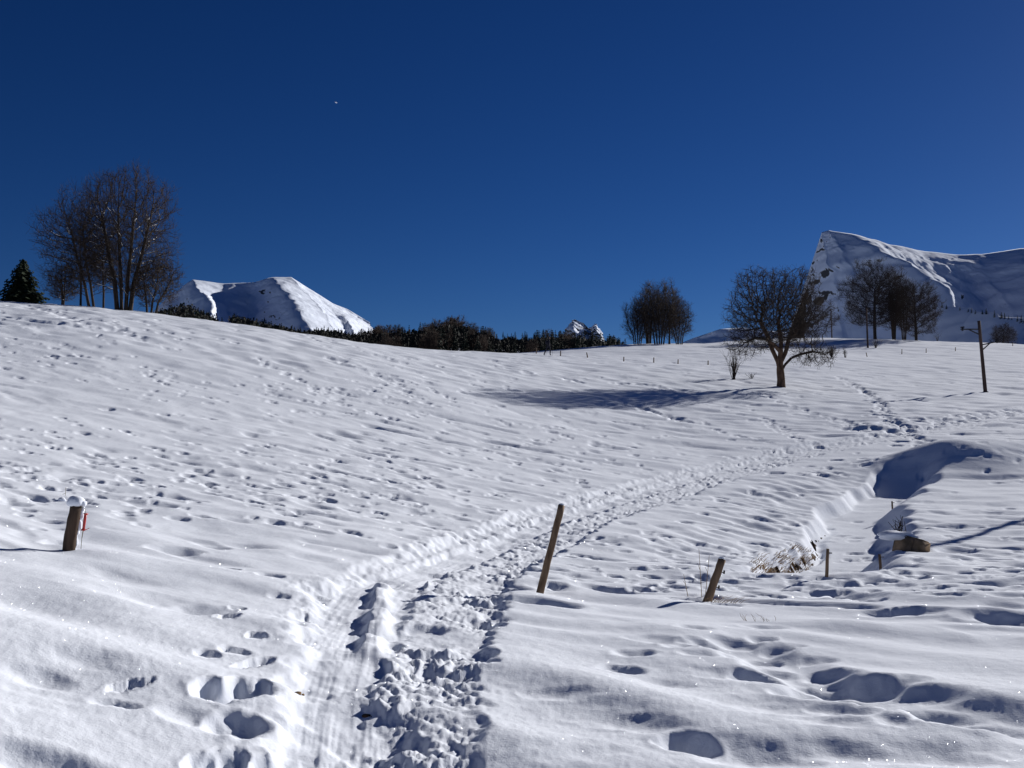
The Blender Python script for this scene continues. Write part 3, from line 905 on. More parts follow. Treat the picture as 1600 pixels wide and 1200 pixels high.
# left ridge group
def xp(px, r):        # foot on the ridge in photo column px, range r
    return onr(px, r)
LRr = 84.0
S_ = LRr / F          # metres per photo pixel there
main = upright(31, 208 * S_, 152 * S_, stems=4, natt=2500, tip=.013, trunk_r=.17, twigs=3, twig_len=.75, twig_r=.007, snow_caps=True, zlo=.1)
put_tree('bare_tree', main, xp(190, 85), .3, 'tallest bare tree on the left ridge, many stems flecked with snow', 'bare trees on the left ridge')
side = upright(32, 178 * S_, 125 * S_, stems=2, natt=1200, lean=-1.2, tip=.013, trunk_r=.11, twigs=2, twig_len=.8, twig_r=.007, snow_caps=True, zlo=.08)
put_tree('bare_tree', side, xp(140, 87), .0, 'bare tree leaning left, just left of the tallest ridge tree', 'bare trees on the left ridge')
thin = upright(33, 130 * S_, 50 * S_, natt=350, tip=.013, trunk_r=.08, twigs=3, twig_len=.6, twig_r=.009, zlo=.3)
put_tree('bare_tree', thin, xp(122, 84), 1.0, 'thin straight bare tree at the left edge of the ridge group', 'bare trees on the left ridge')
put_tree('bare_tree', thin, xp(158, 88), 2.6, 'thin bare tree between the leaning one and the tallest one', 'bare trees on the left ridge')
low = upright(34, 80 * S_, 75 * S_, stems=3, natt=500, lean=.3, tip=.013, trunk_r=.08, twigs=4, twig_len=.6, twig_r=.010, zlo=.05, snow_caps=True)
put_tree('bushy_tree', low, xp(233, 84), 0, 'low bushy bare tree right of the tallest ridge tree', 'bare trees on the left ridge')
put_tree('bushy_tree', low, xp(95, 88), 2.2, 'low thin bush between conifer and ridge trees', 'bare trees on the left ridge', .75, cat='bush')

# round clump on the far ridge, centre right
RC = 158.0
S2 = RC / F
ca = upright(41, 92 * S2, 62 * S2, natt=750, stems=5, tip=.014, trunk_r=.11, twigs=3, twig_len=.9, twig_r=.010, zlo=.05)
cb = upright(42, 80 * S2, 55 * S2, natt=650, stems=5, tip=.014, trunk_r=.10, twigs=3, twig_len=.9, twig_r=.010, zlo=.04)
labs = ['leftmost tree of the round bare clump on the far ridge', 'second tree of the round bare clump, counted from the left',
        'middle and tallest tree of the round bare clump', 'fourth tree of the round bare clump, counted from the left',
        'rightmost tree of the round bare clump on the far ridge']
for i, (px, me, sc, rz, rr) in enumerate([(997, cb, .86, .4, 0), (1014, ca, .97, 1.9, 4), (1031, ca, 1.04, 3.3, -3), (1047, ca, .95, 4.6, 3), (1062, cb, .84, 5.5, 0)]):
    put_tree('bare_tree', me, xp(px, RC + rr), rz, labs[i], 'round clump of bare trees on the far ridge', sc)

# clump at the right
RD = 196.0
S3 = RD / F
da_ = upright(51, 113 * S3, 100 * S3, natt=1000, tip=.016, trunk_r=.28, twigs=3, twig_len=1.1, twig_r=.011, zlo=.16)
db_ = upright(52, 112 * S3, 55 * S3, natt=600, stems=3, tip=.015, trunk_r=.17, twigs=2, twig_len=1.0, twig_r=.011, zlo=.12)
dc_ = upright(53, 86 * S3, 85 * S3, natt=850, tip=.016, trunk_r=.24, twigs=3, twig_len=1.0, twig_r=.011, zlo=.06)
for px, me, sc, rz, rr, lb in [(1369, da_, 1.0, 2.0, 0, 'wide bare tree at the left of the right-hand clump, behind a pole'),
                               (1399, db_, 1.0, 0.5, 4, 'narrow tall bare tree in the middle of the right-hand clump'),
                               (1415, db_, .78, 2.9, 8, 'small bare tree squeezed between its bigger neighbours right of centre'),
                               (1434, dc_, 1.0, 4.0, 0, 'low spreading bare tree at the right of the right-hand clump')]:
    put_tree('bare_tree', me, xp(px, RD + rr), rz, lb, 'right-hand clump of bare trees', sc)
put_tree('bare_tree', dc_, xp(1570, 262), 1.2, 'faint round bare tree behind the ridge at the right edge', None, .62)


def bush(seed, h, w, n=26, r=.012):
    rs = np.random.RandomState(seed); P0, P1, A_, B_ = [], [], [], []
    for i in range(n):
        an = rs.uniform(0, 6.28); sp = rs.uniform(0, w * .5)
        p0 = np.array([rs.normal(0, .05), rs.normal(0, .05), -.05])
        tipp = np.array([sp * math.cos(an), sp * math.sin(an), h * rs.uniform(.5, 1)])
        mid = p0 * .5 + tipp * .5 + rs.normal(0, .04 * h, 3) + np.array([0, 0, .1 * h])
        P0 += [p0, mid]; P1 += [mid, tipp]; A_ += [r, r * .7]; B_ += [r * .7, r * .3]
        for k in range(3):
            q = p0 + (tipp - p0) * rs.uniform(.4, .9); e = q + rs.normal(0, .13 * h, 3) + np.array([0, 0, .1 * h])
            P0.append(q); P1.append(e); A_.append(r * .5); B_.append(r * .25)
    return tubes('bush', P0, P1, A_, B_, 3)


for px, r, h, w, n, lb in [(1147, 82, 2.4, 1.9, 34, 'thin leafless bush beside the fence, left of the fruit tree'),
                           (1301, 128, 1.5, 1.3, 60, 'small dark bush right of the fruit tree'),
                           (1322, 128, 1.3, .7, 16, 'slender leafless shrub next to the small dark bush'),
                           (1370, 166, 1.6, 2.8, 30, 'pale scrub just right of the middle utility pole'),
                           (1175, 83, .5, 1.2, 12, 'low tuft poking from the snow under the fruit tree'),
                           (1467, 200, 1.8, 2.0, 12, 'sparse bush on the crest right of the clump')]:
    o = link('bush', bush(int(px), h, w, n, .018), None, M_TWIG)
    o.location = xp(px, r); tag(o, lb, 'bush')


# ------------------------------------------------------------------ conifers
def conifer(seed, h, w, tiers=14, per=9, seg=3):
    rs = np.random.RandomState(seed)
    V, Q = [], []
    for t in range(tiers):
        f = (t + .3) / tiers
        z = h * (.05 + .95 * f); L = w * .5 * (1 - f) ** .8 * rs.uniform(.8, 1.15) + .04 * w
        m_ = max(4, int(per * (1 - .55 * f)))
        for k in range(m_):
            an = 6.283 * (k + rs.uniform(-.3, .3)) / m_ + t * .9; l = L * rs.uniform(.6, 1.2)
            c, s = math.cos(an), math.sin(an)
            hw = l * .30 + .04 * w; dz = -h * .045 * rs.uniform(.6, 1.6) * (1.1 - f)
            for g in range(seg):
                a0, a1 = g / seg, (g + 1) / seg
                zz = z + rs.normal(0, .01 * h)
                b0 = len(V)
                q0, q1 = a0 * l, min(a1 * l * 1.15, l * 1.05)
                wd = hw * (1 - .6 * a0) * rs.uniform(.7, 1.2)
                V += [(c * q0, s * q0, zz + dz * a0 + h * .03), (c * (q0 + q1) / 2 - s * wd, s * (q0 + q1) / 2 + c * wd, zz + dz * (a0 + .4) - h * .012),
                      (c * q1, s * q1, zz + dz * a1), (c * (q0 + q1) / 2 + s * wd, s * (q0 + q1) / 2 - c * wd, zz + dz * (a0 + .4) - h * .012)]
                Q.append((b0, b0 + 1, b0 + 2, b0 + 3))
    b0 = len(V)
    V += [(-.02 * w, 0, h * .93), (.02 * w, 0, h * .93), (0, 0, h * 1.04), (0, .02 * w, h * .93)]
    Q.append((b0, b0 + 1, b0 + 2, b0 + 3))
    crown = np_mesh('conifer_crown', np.array(V), np.array(Q), smooth=False)
    trunk = tubes('conifer_trunk', [(0, 0, -.3)], [(0, 0, h * .95)], [h * .018], [h * .004], 6)
    return {'crown': crown, 'trunk': trunk}


def put_conifer(ms, loc, rz, label, group, sc=1.0, mat=None, name='conifer', sz=1.0):
    t = empty(name, loc, rz); t.scale = (sc, sc, sc * sz); tag(t, label, 'tree', group)
    link('crown', ms['crown'], t, mat or M_NEEDLE2); link('trunk', ms['trunk'], t, M_BARKF)
    return t


big = conifer(61, 4.2, 3.9, 26, 16, 6)
put_conifer(big, xp(30, 92) + Vector((0, 0, -.6)), 0, 'dark green conifer at the far left edge of the ridge', None, 1.0, M_NEEDLE)
CF = [conifer(62 + i, 10, w, 12, 8, 3) for i, w in enumerate((4.2, 5.0, 3.6, 5.8))]
FB = [upright(71 + i, 9.5, 6.5, stems=2, natt=190, tip=.05, trunk_r=.18, twigs=2, twig_len=1.2, twig_r=.022, zlo=.1) for i in range(2)]
FBJ = []
for fb in FB:
    FBJ.append(fb)

# skyline of the forest behind the left and centre ridge
SKY = np.array([(235, 486), (262, 474), (290, 470), (305, 476), (322, 486), (335, 488), (338, 520), (356, 520), (360, 488), (380, 491), (400, 497), (430, 503), (470, 512), (500, 509), (530, 514),
                (560, 517), (580, 507), (600, 505), (625, 507), (650, 503), (675, 497), (700, 492), (720, 494), (740, 503), (760, 508),
                (780, 517), (797, 511), (815, 516), (850, 512), (900, 514), (930, 516), (960, 520), (975, 525), (990, 540)], float)
rs = np.random.RandomState(88)
spots = []
nf = 0
while nf < 430:
    px = rs.uniform(240, 985) if nf % 4 else rs.uniform(820, 980)
    if 338 < px < 357: continue
    if px > 560 and rs.rand() < .25: px = rs.uniform(560, 800)
    top = np.interp(px, SKY[:, 0], SKY[:, 1])
    front_row = nf % 3
    r = [520, 450, 370][front_row] + rs.uniform(-30, 30)
    down = [0, 7, 16][front_row] * (1.0 if 540 < px < 860 else .4) - (3 if px < 560 else 0)
    y = top + down + abs(rs.normal(0, 3.5))
    spots.append((px, y, r)); nf += 1
ng = 0
for (px, ytop, r) in spots:
    az = math.atan((px - 800) / F)
    T = at(px, ytop, r * math.cos(az))
    g = gz(T.x, T.y)
    h = T.z - g
    if h < 4: continue
    if h > 22: g = T.z - 22; h = 22
    if h > 14: pass
    brown = (560 < px < 960) and rs.rand() < (.45 if 600 < px < 720 else .28 if px < 780 else .05)
    rz = rs.uniform(0, 6.28)
    where = ('at the foot of the left mountain, under its dark spur' if px < 338 else 'in the thin row below the lit left mountain' if px < 480 else
             'where the row meets the right foot of the left mountain' if px < 570 else 'on the left flank of the wooded hump' if px < 665 else
             'on top of the wooded hump' if px < 750 else 'on the low saddle right of the wooded hump' if px < 835 else
             'behind the walker, left of the tiny jagged peak' if px < 900 else 'at the right end of the forest belt, below the tiny peak')
    if brown:
        s = h / 9.9
        t = empty('bare_tree', (T.x, T.y, g), rz); t.scale = (s, s, s)
        tag(t, 'brownish leafless tree ' + where, 'tree', 'leafless trees of the forest belt')
        q = FBJ[int(rs.rand() * 2)]
        link('trunk', q['trunk'], t, M_BARKF); link('branches', q['branches'], t, M_BARKF); link('twigs', q['twigs'], t, M_BARKF)
    else:
        q = CF[int(rs.rand() * 4)]
        small = 238 < px < 337 or px < 560
        put_conifer(q, (T.x, T.y, g), rz, ('tall' if h > 11 else 'low' if h < 7 else 'mid-sized') + ' dark conifer ' + where, 'conifers of the forest belt',
                    h / 10.4 * (.85 if small else 1), sz=(1 / .85 if small else 1))
# single small conifer in the gap
T = at(347, 494, 430); g = gz(T.x, T.y)
put_conifer(CF[0], (T.x, T.y, g), 0, 'lone little conifer in the gap in front of the left mountain', None, max(.4, (T.z - g) / 10.4))
# undergrowth that closes the forest
V, Qf = [], []
for k in range(52000):
    if k % 6 == 0: px = rs.uniform(235, 990)
    if 334 < px < 360: continue
    r = rs.uniform(360, 540)
    az = math.atan((px - 800) / F); x, y = r * math.sin(az), r * math.cos(az)
    top = np.interp(px, SKY[:, 0], SKY[:, 1]) + (17 if px > 570 else 7)
    z0 = gz(x, y) if k % 6 == 0 else z0
    if k % 6: x, y = x0 + rs.normal(0, .8), y0 + rs.normal(0, 2)
    else: x0, y0 = x, y
    ztop = telev(top) * y
    if ztop < z0 + .5: continue
    z = rs.uniform(z0, ztop)
    s = rs.uniform(.2, .5); b0 = len(V)
    o1, o2 = rs.normal(0, s, 3) * (.7, .7, 1.6), rs.normal(0, s, 3)
    c = np.array([x, y, z]); V += [c, c + o1, c + o1 + o2, c + o2]; Qf.append((b0, b0 + 1, b0 + 2, b0 + 3))
o = link('forest_undergrowth', np_mesh('forest_undergrowth', np.array(V), np.array(Qf), False), None,
         noisy('undergrowth', (0.008, 0.013, 0.011), (0.028, 0.024, 0.020), .06, .9, 0))
tag(o, 'dark tangled brush filling the forest belt between the trees', 'undergrowth', kind='stuff')

# conifers on the shaded shoulder
for px, py, hpx in [(1472, 479, 9), (1479, 481, 7), (1500, 483, 6), (1513, 486, 6), (1518, 487, 8), (1524, 489, 7), (1535, 489, 7), (1541, 489, 9), (1554, 494, 11),
                    (1565, 497, 11), (1570, 499, 12), (1576, 501, 10), (1581, 503, 8), (1590, 503, 12), (1596, 505, 14), (1601, 507, 12), (1460, 477, 7)]:
    Y = np.interp(px, [1475, 1520, 1560, 1605], [2400, 2200, 2000, 1800]) - 30
    T = at(px, py + 2, Y); h = hpx * Y / F
    put_conifer(CF[(px * 7) % 4], T, px, 'small dark conifer on the shaded shoulder of the right mountain', 'conifers on the mountain shoulder', h / 10.4 * 1.3, sz=.85)


# ------------------------------------------------------------------ posts and fences
def rod(bm, p0, p1, r0, r1, n=12, rings=1, wob=0.0, seed=0):
    p0, p1 = Vector(p0), Vector(p1); d = (p1 - p0).normalized()
    ref = Vector((1, 0, 0)) if abs(d.z) > .8 else Vector((0, 0, 1))
    u = d.cross(ref).normalized(); w = d.cross(u)
    rr = random.Random(seed); prev = None; first = None
    for i in range(rings + 1):
        f = i / rings; c = p0.lerp(p1, f); r = r0 + (r1 - r0) * f
        if wob and 0 < i < rings: c = c + u * rr.uniform(-wob, wob) + w * rr.uniform(-wob, wob)
        ring = [bm.verts.new(c + (u * math.cos(6.2832 * k / n) + w * math.sin(6.2832 * k / n)) * r * (1 + (rr.uniform(-.09, .09) if wob else 0))) for k in range(n)]
        if prev:
            for k in range(n): bm.faces.new((prev[k], prev[(k + 1) % n], ring[(k + 1) % n], ring[k]))
        else: first = ring
        prev = ring
    bm.faces.new(prev); bm.faces.new(list(reversed(first)))


def bm_obj(name, fn, mat, parent=None, smooth=False):
    bm = bmesh.new(); fn(bm)
    bmesh.ops.recalc_face_normals(bm, faces=bm.faces)
    me = bpy.data.meshes.new(name); bm.to_mesh(me); bm.free()
    if smooth:
        for f in me.polygons: f.use_smooth = True
    return link(name, me, parent, mat)


def blob(bm, c, r, seed=0, sub=2, squash=(1, 1, 1), amp=.2):
    g = bmesh.ops.create_icosphere(bm, subdivisions=sub, radius=1)
    for v in g['verts']:
        q = v.co
        k = 1 + amp * float(pnoise(np.array([q.x * 1.6 + seed]), np.array([q.y * 1.6 + q.z * 1.3]), seed)[0])
        v.co = Vector((q.x * r * k * squash[0], q.y * r * k * squash[1], q.z * r * k * squash[2])) + Vector(c)


# leaning post in the middle
p = on(843, 922); dpt = p.y; s = dpt / F
t = empty('fence_post', p); tag(t, 'tall thin wooden post leaning right beside the trail', 'fence post', 'old fence posts in the foreground')
tip = Vector((36 * s, .30, 134 * s))
bm_obj('timber', lambda bm: rod(bm, Vector((-.08, -.07, -.30)), tip, .043, .040, 14, 12, .004, 3), M_WOOD, t, True)
bm_obj('snow_cap', lambda bm: blob(bm, tip + Vector((0, 0, .012)), .034, 4, 2, (1, 1, .45)), M_SNOW, t, True)
# leaning stub with grass
p = on(1101, 930); s = p.y / F
t = empty('fence_post', p); tag(t, 'short weathered post leaning right with dry grass at its foot', 'fence post', 'old fence posts in the foreground')
tip = Vector((28 * s, .12, 66 * s))
bm_obj('timber', lambda bm: rod(bm, (-.06, -.03, -.15), tip, .052, .043, 14, 8, .004, 5), M_WOOD, t, True)
bm_obj('snow_cap', lambda bm: blob(bm, tip + Vector((-.005, 0, .014)), .036, 6, 2, (1, 1, .6)), M_SNOW, t, True)
for f in (.72, .38):
    q = tip * f
    bm_obj('peg', lambda bm: (rod(bm, q, q + Vector((.075, -.01, -.01)), .007, .006, 6), rod(bm, q + Vector((.07, -.01, -.025)), q + Vector((.075, -.01, .015)), .011, .011, 6)), M_METAL, t)
# thick snow-capped stump post at the left
p = on(112, 857); s = p.y / F
t = empty('fence_post', p); tag(t, 'thick dark post capped with snow at the left', 'fence post', 'old fence posts in the foreground')
tip = Vector((9 * s, .02, 69 * s))
bm_obj('timber', lambda bm: rod(bm, (-.02, 0, -.15), tip, .064, .060, 16, 8, .004, 7), M_WOODD, t, True)
def capfn(bm):
    blob(bm, tip + Vector((-.006, 0, .035)), .082, 9, 3, (1.05, 1.05, .72), .15)
    blob(bm, tip + Vector((.06, .02, .015)), .042, 10, 2, (1, 1, .8), .25)
bm_obj('snow_cap', capfn, M_SNOW, t, True)
def crust(bm):
    for i in range(9):
        f = i / 8; c = Vector((-.02, 0, 0)).lerp(tip, f)
        blob(bm, c + Vector((.055 + .012 * math.sin(i * 2.1), .035, .02)), .036 + .008 * math.sin(i * 3.3), 20 + i, 1, (.8, .9, 1.7), .3)
bm_obj('snow_crust', crust, M_SNOW, t, True)
POST_L = p.copy(); TIP_L = p + tip
# red gate handle hanging beside it
hx = 24 * s
t = empty('gate_handle', p + Vector((hx, -.02, 30 * s))); tag(t, 'red plastic electric-fence gate handle hanging by the snow-capped post', 'handle')
H0, H1 = Vector((-.5 * s, 0, 1 * s)), Vector((2.5 * s, 0, 26 * s))
def grip(bm):
    rod(bm, H0, H1, .014, .014, 10, 3)
    rod(bm, H0 + Vector((0, 0, -.004)), H0 + Vector((0, 0, .008)), .026, .024, 10)
    rod(bm, H1 + Vector((0, 0, -.010)), H1 + Vector((.003, 0, .004)), .016, .026, 10)
bm_obj('grip', grip, M_RED, t, True)
bm_obj('hook', lambda bm: rod(bm, H0 + Vector((.0, 0, -.01)), H0 + Vector((.06, 0, .02)), .004, .003, 6), M_RED, t)
def hwire(bm):
    pts = [H1, H1 + Vector((-.005, 0, .05)), Vector((-8 * s, .01, 39 * s)), Vector((-12 * s, .02, 36 * s))]
    for a_, b_ in zip(pts[:-1], pts[1:]): rod(bm, a_, b_, .003, .003, 5)
    rod(bm, H0, Vector((-2.5 * s, .0, -12 * s)), .006, .004, 5)
    rod(bm, Vector((-2.5 * s, 0, -12 * s)), Vector((-3.5 * s, 0, -28 * s)), .003, .003, 5)
bm_obj('wire', hwire, M_WIRE, t)
# twig and clods behind it
q = on(100, 778)
o = bm_obj('snow_clod', lambda bm: (blob(bm, (0, 0, .01), .06, 31, 2, (1, 1, .7), .4), blob(bm, (-.11, .02, .0), .045, 32, 2, (1, 1, .7), .4)), M_SNOW, None, True)
o.location = q; tag(o, 'crumbly clods of snow behind the snow-capped post', 'snow clod')
o = bm_obj('dead_stalk', lambda bm: (rod(bm, (0, 0, -.03), (.005, 0, .12), .004, .003, 5), rod(bm, (-.04, 0, .02), (.0, 0, .035), .003, .003, 5)), M_WIRE, None)
o.location = on(105, 772); tag(o, 'short dead stalk above the snow clods by the left post', 'stalk')

# thin stakes by the brook
for px, py, h, ln, lb in [(1286, 903, 43, 4, 'thin wooden stake with a peg, nearest the brook mouth'), (1373, 875, 27, -3, 'short thin stake left of the brown stone block'),
                          (1392, 784, 15, -1, 'tiny dark stake on the bank beyond the shaded brook bend')]:
    p = on(px, py); s = p.y / F
    t = empty('stake', p); tag(t, lb, 'stake', 'thin stakes along the brook')
    tp = Vector((ln * s, 0, h * s))
    bm_obj('timber', lambda bm: rod(bm, (0, 0, -.2), tp, .026, .021, 8, 4, .002, px), M_WOOD, t, True)
    bm_obj('peg', lambda bm: rod(bm, tp * .85, tp * .85 + Vector((.06, -.01, .0)), .009, .007, 6), M_METAL, t)

# stone block and branch tuft by the brook
p = on(1425, 862)
def stone(bm):
    g = bmesh.ops.create_cube(bm, size=1)
    bmesh.ops.bevel(bm, geom=bm.edges[:], offset=.07, segments=2, affect='EDGES')
    bmesh.ops.subdivide_edges(bm, edges=bm.edges[:], cuts=1)
    for v in bm.verts:
        q = v.co; k = 1 + .12 * float(pnoise(np.array([q.x * 3]), np.array([q.y * 3 + q.z * 2]), 5)[0])
        v.co = Vector((q.x * .40 * k, q.y * .45 * k, q.z * .34 * k))
o = bm_obj('stone_block', stone, M_STONE, None, True); o.location = p + Vector((0, .15, .05)); o.rotation_euler = (.1, .25, .4)
tag(o, 'brown stone block half buried in snow by the brook', 'stone')
o = bm_obj('stone_snow', lambda bm: blob(bm, (0, 0, 0), .27, 44, 3, (1.25, 1, .3), .3), M_SNOW, None, True)
o.name = 'snow_mound'; o.location = p + Vector((-.20, .32, .23)); tag(o, 'cushion of snow lying over the brown stone block', 'snow')
o = link('branch_tuft', bush(77, .55, .4, 14, .012), None, M_TWIG); o.location = on(1398, 838); o.scale = (1, 1, 1.1)
tag(o, 'tuft of dead twigs above the brown stone block', 'twigs')


# dry grass
def blades(name, spots, n, h, spread, r, lean, mat, seed):
    rs = np.random.RandomState(seed); P0, P1, A_, B_ = [], [], [], []
    for (x, y, z) in spots:
        for k in range(n):
            b = np.array([x, y, z]) + np.array([rs.normal(0, spread), rs.normal(0, spread), -.02])
            d = np.array([rs.normal(lean[0], .35), rs.normal(lean[1], .35), 1.0]); hh = h * rs.uniform(.4, 1.1)
            m1 = b + d * hh * .5; e = m1 + (d * .4 + np.array([rs.normal(lean[0], .4), rs.normal(lean[1], .4), 0.1])) * hh * .5
            P0 += [b, m1]; P1 += [m1, e]; A_ += [r, r * .7]; B_ += [r * .7, r * .3]
    return tubes(name, P0, P1, A_, B_, 3)
sp_ = []
for k in range(110):
    f = rs.uniform(2.2, 7.0); i = min(len(CREEK) - 2, int(f / .6)); c = CREEK[i]; d = CREEK[i + 1] - c; d /= np.linalg.norm(d)
    n_ = np.array([d[1], -d[0]]); us = np.linspace(-1.6, .1, 30); zs = [gz(*(c + n_ * u)) for u in us]; jj_ = int(np.argmin(np.gradient(zs))); q = c + n_ * (us[jj_] + rs.uniform(-.1, .16)) + d * rs.uniform(-.3, .3)
    sp_.append((q[0], q[1], gz(q[0], q[1])))
o = link('bank_grass', blades('bank_grass', sp_, 7, .11, .05, .005, (.5, -.2), M_GRASS, 1), None, M_GRASS)
tag(o, 'brown withered grass hanging from the undercut brook bank', 'grass', kind='stuff')
# bare earth face of the undercut bank, following the steepest line of the snow edge
V, Qf = [], []
tt = np.linspace(1.6, 10.5, 150)
for k, f in enumerate(tt):
    i = min(len(CREEK) - 2, int(f / .6)); c = CREEK[i] + (CREEK[i + 1] - CREEK[i]) * (f / .6 - i); d = CREEK[i + 1] - CREEK[i]; d = d / np.linalg.norm(d)
    n_ = np.array([d[1], -d[0]]); us = np.linspace(-1.6, .1, 46)
    zs = np.array([gz(*(c + n_ * u)) for u in us]); j = int(np.argmin(np.gradient(zs)))
    zt, zb = zs[max(0, j - 4)], zs[min(45, j + 5)]
    env = math.sin(math.pi * (k + 1) / 152) ** .5
    nz = float(fbm(np.array([f * 1.7]), np.array([.5]), 7, 4, .7)[0]); top = zb + (zt - zb) * min(.55, max(.0, (.22 + .6 * nz) * env))
    for q, zz, o_ in ((0, top, -.02), (1, (top + zb) / 2, .035 + .03 * rs.rand()), (2, zb - .05, .05)):
        pnt = c + n_ * (us[min(45, j + 2)] + o_); V.append((pnt[0], pnt[1], zz + .012 * rs.normal()))
    if k:
        for q in (0, 1): b0 = 3 * (k - 1) + q; Qf.append((b0, b0 + 1, b0 + 4, b0 + 3))
o = link('bank_earth', np_mesh('bank_earth', np.array(V), np.array(Qf), False), None, M_EARTH)
tag(o, 'bare wet earth showing under the brook bank', 'earth', kind='stuff')
fp = on(1101, 932)
o = link('dry_grass', blades('dry_grass', [(fp.x + a_, fp.y - b_, gz(fp.x + a_, fp.y - b_)) for a_, b_ in ((0, .04), (.05, .03), (.12, .05), (.2, .08), (.3, .1))], 7, .13, .05, .0028, (.9, -.1), M_GRASS, 2), None, M_GRASS)
tag(o, 'matted dry grass at the foot of the short leaning post', 'grass', kind='stuff')
g = on(1185, 965)
o = link('dry_grass', blades('dry_grass', [(g.x + a_, g.y, gz(g.x + a_, g.y)) for a_ in (-.15, 0, .1)], 4, .12, .04, .0022, (-.4, 0), M_GRASS, 4), None, M_GRASS)
tag(o, 'few dry grass stalks on the snow right of the short post', 'grass', kind='stuff')
for px, py, h, w, lb in [(1094, 925, 75, -4, 'tallest dry stem left of the short leaning post'), (1099, 924, 62, 7, 'thin dry stem slanting behind the short leaning post'),
                         (1073, 925, 34, -7, 'short dry stem standing farthest left of the short post')]:
    q = on(px, py); s = q.y / F
    o = bm_obj('dry_stem', lambda bm: (rod(bm, (0, 0, -.03), (w * s * .6, 0, h * s * .55), .0042, .0035, 5), rod(bm, (w * s * .6, 0, h * s * .55), (w * s, 0, h * s), .0035, .0018, 5),
                                       rod(bm, (w * s * .6, 0, h * s * .55), (w * s * .6 - .03, 0, h * s * .7), .0025, .0015, 4)), M_GRASS, None)
    o.location = q; tag(o, lb, 'dry stem', 'dry stems by the short post')
for px, py, lb in [(470, 1062, 'small clump of tan dirt in the left rut of the trail'), (576, 1093, 'dark bit of earth in the trampled snow right of the chute')]:
    q = on(px, py)
    o = bm_obj('earth_clod', lambda bm: (blob(bm, (0, 0, .004), .022, px, 2, (1.2, 1, .6), .5), blob(bm, (.035, -.01, .0), .011, px + 1, 1, (1, 1, .6), .5)), M_EARTH if px > 500 else M_GRASS, None, True)
    o.location = q; tag(o, lb, 'earth clod')

# far fence posts
FARP = [(838, 551, 9, 'leftmost far fence post, left of the walker'), (876, 556, 8, 'far fence post just right of the walker'), (919, 559, 8, 'far leaning fence post, third from the left'),
        (975, 564, 7, 'far fence post in front of the left of the round clump'), (1022, 567, 8, 'far fence post below the middle of the round clump'),
        (1060, 568, 7, 'thin far fence post below the right of the round clump'), (1107, 570, 7, 'far post in a small hollow left of the bush'),
        (1357, 554, 7, 'slanting far fence post below the middle utility pole'), (1411, 549, 8, 'far fence post below the right-hand clump'),
        (1449, 548, 7, 'faint far fence post right of the clump'), (1495, 546, 6, 'far fence post left of the near utility pole'), (1585, 541, 6, 'far fence post at the right edge')]
for i, (px, py, h, lb) in enumerate(FARP):
    q = on(px, py, 190.0); s = q.y / F
    o = bm_obj('far_post', lambda bm: rod(bm, (0, 0, -.2), ((-2 if i in (2, 7) else .3) * s, 0, h * s), .06, .05, 7, 2, .003, i), M_WOOD, None, True)
    o.name = 'fence_post'; o.location = q; tag(o, lb, 'fence post', 'far posts of the pasture fence')


# ------------------------------------------------------------------ utility poles
def utility_pole(name, loc, hm, s, lean, label, group, rz=0.0, long_=1.0):
    """s = metres per unit of the near pole (about one photo pixel)"""
    t = empty(name, loc, rz); tag(t, label, 'utility pole', group)
    X = lambda a, b: Vector((a * s, 0, b * s))
    tp = X(lean, hm)
    bm_obj('pole', lambda bm: rod(bm, X(0, -8), tp, .145, .11, 12, 6), M_POLE, t, True)
    def c(f): return X(0, 0).lerp(tp, f)
    A = c(.88)
    bm_obj('arm', lambda bm: rod(bm, A, A + X(-25 * long_, 0), .05, .05, 6), M_METAL, t)
    bm_obj('strut', lambda bm: rod(bm, c(.80), A + X(-17 * long_, -.5), .05, .045, 6), M_METAL, t)
    def ins(bm, q, up):
        rod(bm, q + X(0, -2), q + X(0, 3.5 * up), .07, .07, 6); rod(bm, q + X(0, 0), q + X(0, 1.6), .17, .13, 8)
        rod(bm, q + X(0, 3.0), q + X(0, 4.2), .14, .10, 8); rod(bm, q + X(-3, 3.6), q + X(3, 4.1), .05, .05, 5)
    bm_obj('insulator', lambda bm: ins(bm, A + X(-27 * long_, -.5), 1), M_METAL, t)
    B = c(.66)
    e = B + X(24 * long_, 5)
    bm_obj('arm', lambda bm: rod(bm, B, e, .05, .05, 6), M_METAL, t)
    bm_obj('strut', lambda bm: rod(bm, c(.58), B + X(14 * long_, 3), .05, .045, 6), M_METAL, t)
    bm_obj('insulator', lambda bm: ins(bm, e + X(1, 0), .8), M_METAL, t)
    bm_obj('foot_collar', lambda bm: rod(bm, X(0, -1), X(0, .8), .22, .20, 10), M_METAL, t)
    return t


p = on(1541, 613); s1 = p.y / F
utility_pole('utility_pole', p, 112, s1, -8, 'nearest utility pole with two bracket arms at the right', 'utility poles across the meadow')
p = on(1358, 541, 200.0); s_ = p.y / F
utility_pole('utility_pole', p, 112, s_ * 62 / 112, -2.5, 'middle utility pole in front of the right-hand clump', 'utility poles across the meadow')
p = xp(1302, 232); s_ = p.y / F
utility_pole('utility_pole', p, 112, s_ * 54 / 112, -2, 'farthest utility pole, between the fruit tree and the clump', 'utility poles across the meadow')
# its neighbour stands outside the frame and throws the long shadow at the right
q = on(1600, 812); L = (5.0 + 1.2) / math.tan(SUN_EL)
loc = Vector((q.x + math.sin(SUN_AZ) * 13.0, q.y + math.cos(SUN_AZ) * 13.0, 0)); loc.z = gz(loc.x, loc.y)
utility_pole('utility_pole', loc, 112, 6.4 / 112, 0, 'utility pole outside the frame at the right, shadow on the snow', 'utility poles across the meadow')

